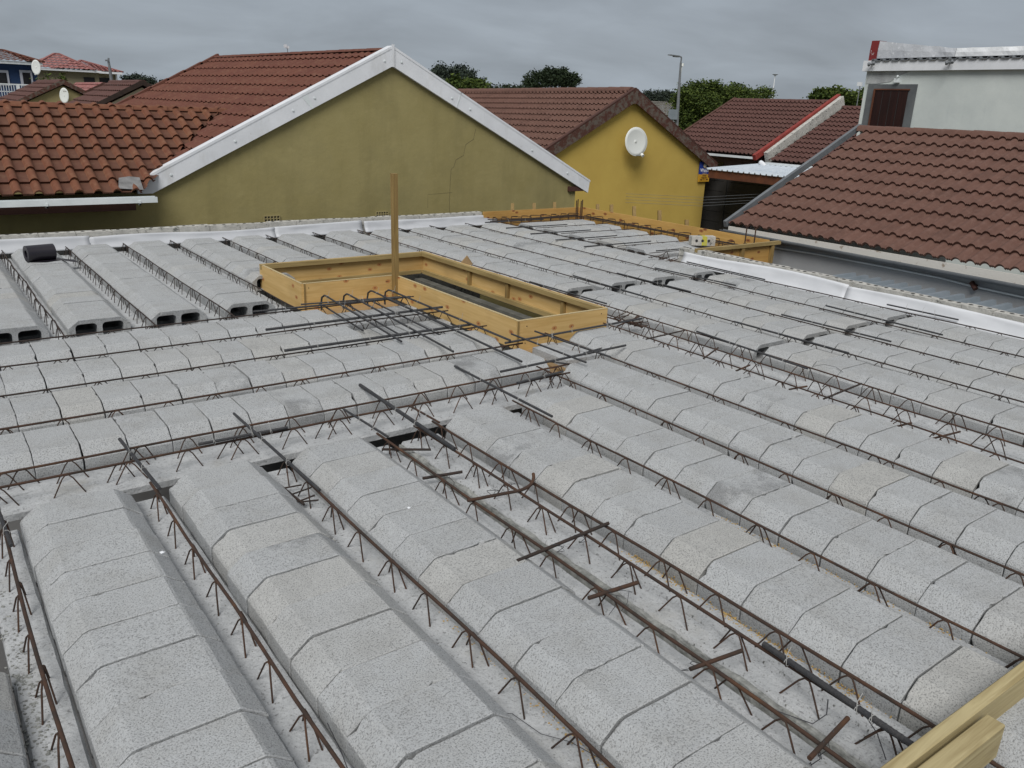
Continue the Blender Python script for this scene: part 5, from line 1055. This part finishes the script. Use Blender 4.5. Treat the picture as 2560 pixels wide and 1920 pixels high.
q = MB(); q.tube([(12.1, 60, GZ), (12.05, 60, 2.3), (12.0, 60, 3.45)], [.14, .11, .07], 8); q.build('pole', M['galv'], LP2); q = MB(); q.box((11.82, 59.9, 3.46), (12.05, 60.1, 3.55)); q.tube([(12.0, 60, 3.5), (12.02, 60, 3.66)], .06, 6); q.build('lamp_head', M['galv'], LP2)
MS = empty('floodlight_mast', (265.2, 200, GZ), 'very distant white high mast light above the brown roof ridge', 'mast')
q = MB(); q.tube([(265.2, 200, GZ), (265.2, 200, 16.8)], [.35, .15], 8); q.build('pole', M['white'], MS); q = MB(); q.tube([(265.2, 200, 16.6), (265.2, 200, 17.0)], [.3, 1.15], 12); q.build('lamp_head', M['galv'], MS)
AE = empty('roof_antenna', (48.1, 30, GZ), 'small white panel antenna on a pole left of the white upper storey', 'antenna')
q = MB(); q.tube([(48.15, 30, GZ), (48.12, 30, 3.7)], .03, 6); q.build('mast', M['galv'], AE); q = MB(); q.box((47.86, 29.95, 3.68), (48.26, 30.05, 3.90)); q.build('receiver', M['white'], AE)

# ------------------------------------------------------------------ trees
def tree(label, base, trunk_h, blobs, leaf, n, m, seed, cat='tree', limbs=7, name='tree', group=None, tr=.22):
    rr = random.Random(seed); root = empty(name, (base[0], base[1], GZ), label, cat, group); B = Vector((base[0], base[1], GZ)); top = B + Vector((0, 0, trunk_h))
    q = MB(); q.tube([B, B + Vector((.1, 0, trunk_h * .5)), top], [tr, tr * .75, tr * .5], 8)
    for i in range(limbs):
        bl = blobs[i % len(blobs)]; c = Vector(bl[:3]) + Vector((rr.uniform(-.5, .5) * bl[3], rr.uniform(-.5, .5) * bl[4], rr.uniform(-.3, .4) * bl[5])); s = B.lerp(top, rr.uniform(.6, 1))
        q.tube([s, s.lerp(c, .5) + Vector((0, 0, rr.uniform(0, .3))), c], [tr * .4, tr * .22, tr * .08], 6)
    q.build('trunk', M['trunk'], root)
    vol = [b[3] * b[4] * b[5] for b in blobs]; sv_ = sum(vol); vs = []; fs = []
    for bl, v in zip(blobs, vol):
        k = max(20, int(n * v / sv_)); clumps = []
        for _ in range(max(6, int(k / (26 if k < 1500 else 70)))):
            d = Vector((rr.gauss(0, 1), rr.gauss(0, 1), rr.gauss(0, 1))).normalized(); r = rr.uniform(.35, 1.0) ** .6
            clumps.append(Vector((bl[0] + d.x * bl[3] * r, bl[1] + d.y * bl[4] * r, bl[2] + d.z * bl[5] * r)))
        cs = (.2 if k < 1500 else .13) * (bl[3] + bl[5]) / 2 + leaf * .8
        for _ in range(k):
            c = rr.choice(clumps) + Vector((rr.gauss(0, cs), rr.gauss(0, cs), rr.gauss(0, cs * .7)))
            a = Vector((rr.gauss(0, 1), rr.gauss(0, 1), rr.gauss(0, .6))).normalized(); b2 = a.cross(Vector((rr.gauss(0, 1), rr.gauss(0, 1), rr.gauss(0, 1)))).normalized(); s = leaf * rr.uniform(.6, 1.25); o = len(vs)
            vs += [c - a * s, c + b2 * s * .5, c + a * s, c - b2 * s * .5]; fs.append((o, o + 1, o + 2, o + 3))
    q = MB(); q.add(vs, fs); me = bpy.data.meshes.new('crown'); me.from_pydata(q.v, [], q.f); me.materials.append(m); o = bpy.data.objects.new('crown', me); COL.objects.link(o); o.parent = root; o.matrix_parent_inverse = Matrix.Translation(-Vector(root.location)); return root
tree('broad dark green tree behind the right slope of the olive house', (47.5, 75), 5.5, [(46.2, 75, 4.2, 1.7, 2, 1.2), (48.2, 75, 4.2, 1.7, 2, 1.25), (49.6, 75, 3.6, 1.4, 2, 1.0), (45, 75, 3.4, 1.2, 2, 1.0)], .16, 9000, M['leafblue'], 1)
tree('bright green leafy tree in front of the darker one by the olive house', (39, 60), 4.6, [(38.1, 60, 3.0, 1.1, 1.4, .85), (39.4, 60, 2.8, 1.0, 1.4, .8), (40.4, 60, 3.1, .65, 1, .55), (37.2, 60, 2.4, .9, 1, .8)], .17, 6000, M['leafmid'], 2)
tree('round-topped dark tree standing alone above the brown tiled ridge', (72.8, 90), 6.5, [(69.6, 90, 5.1, 1.4, 2, 1.1), (71.6, 90, 5.6, 1.5, 2, 1.15), (73.6, 90, 5.8, 1.5, 2, 1.15), (75.1, 90, 5.3, 1.0, 2, 1.0), (68.6, 90, 4.6, .7, 1.5, .6)], .17, 12000, M['leafdark'], 3)
tree('low shrubby tree tops just over the brown ridge', (57.6, 80), 5.5, [(56.6, 80, 3.5, 1.0, 1, .35), (58.4, 80, 3.7, .6, 1, .4), (59.9, 80, 3.7, .6, 1, .35)], .16, 1400, M['leafdark'], 4)
tree('large bright green tree behind the street lamp and brown roof', (44.5, 38), 4.2, [(42.4, 38, 2.4, 1.5, 1.6, 1.0), (43.4, 38, 3.0, 1.0, 1.2, .75), (44.9, 38, 2.8, 1.3, 1.4, .95), (46.3, 38, 3.0, .9, 1.2, .65), (47.7, 38, 2.9, .8, 1.0, .55), (49.2, 38, 3.2, .7, .8, .4), (42.0, 38, 1.3, 1.0, 1.3, .9), (43.4, 38, 1.5, 1.3, 1.4, 1.0), (41.8, 38, .4, .6, 1, .7)], .09, 44000, M['leafmid'], 5, limbs=10)
tree('green tree between the brown roofs left of the white upper storey', (68.5, 45), 4.5, [(67, 45, 3.5, 1.0, 1.2, .75), (68.5, 45, 3.8, .8, 1, .8), (69.9, 45, 3.4, 1.0, 1.2, .65), (71.8, 45, 3.5, 1.0, 1.2, .6), (73.2, 45, 3.6, 1.0, 1.0, .8)], .17, 9000, M['leafmid'], 6)
tree('leafy shoots poking over the far khaki roof', (7.7, 55), 4.4, [(7.35, 55, 1.9, .2, .3, .22), (7.8, 55, 2.15, .1, .2, .3), (8.35, 55, 2.2, .15, .2, .25)], .10, 260, M['leafmid'], 7, cat='shrub', limbs=3, tr=.05, name='shrub')
for i, (x, z, r) in enumerate([(148.6, 5.4, 1.6), (151.5, 6.0, 1.7), (154.4, 5.9, 1.8), (157.2, 6.2, 1.7), (160.0, 5.9, 1.7), (162.6, 5.6, 1.6)]):
    tree(f'distant dark tree in the line behind the yellow gable, {ORD[i]} from the left', (x, 150), 6.5, [(x, 150, z - .4, r, 2, r * .75), (x + .5, 150, z - 1.4, r, 2, r * .5)], .26, 2200, M['leafblue'], 20 + i, group='distant line of trees')
# hill on the left horizon
b = MB(); prof = [(40, 1.5), (50, 4), (58, 4.6), (63, 5.2), (65, 6.1), (67, 6.5), (69, 6.3), (71.4, 5.9), (74, 5.4), (77, 5.3), (84, 4.0), (100, 2.0), (120, -2)]
vs = []
for j, (yy, s) in enumerate(((285, -.4), (300, 1.0), (330, .8))):
    for i, (x, z) in enumerate(prof): vs.append((x * (yy / 300), yy, (GZ if s < 0 else GZ + (z - GZ) * s)))
n = len(prof); b.add(vs, [(j * n + i, j * n + i + 1, (j + 1) * n + i + 1, (j + 1) * n + i) for j in range(2) for i in range(n - 1)], 0, True); tag(b.build('hill', M['hill']), kind='structure')
tree('wooded crest on the left horizon', (67, 295), 7, [(64.5, 295, 5.6, 2, 3, .9), (67, 295, 6.0, 2.4, 3, .9), (70, 295, 5.6, 2.2, 3, .8), (75.5, 295, 4.9, 2, 3, .8)], .4, 3500, M['leafblue'], 40, limbs=4)
tower = MB()
for x, z0, z1 in ((72.2, 3.6, 5.2), (73.2, 3.2, 4.7), (74.3, 3.4, 5.0)): tower.box((x, 290, GZ), (x + .7, 292, z1))
tag(tower.build('distant_buildings', M['gutterw']), 'tiny pale buildings at the foot of the wooded hill', 'buildings')
bpy.context.view_layer.update()
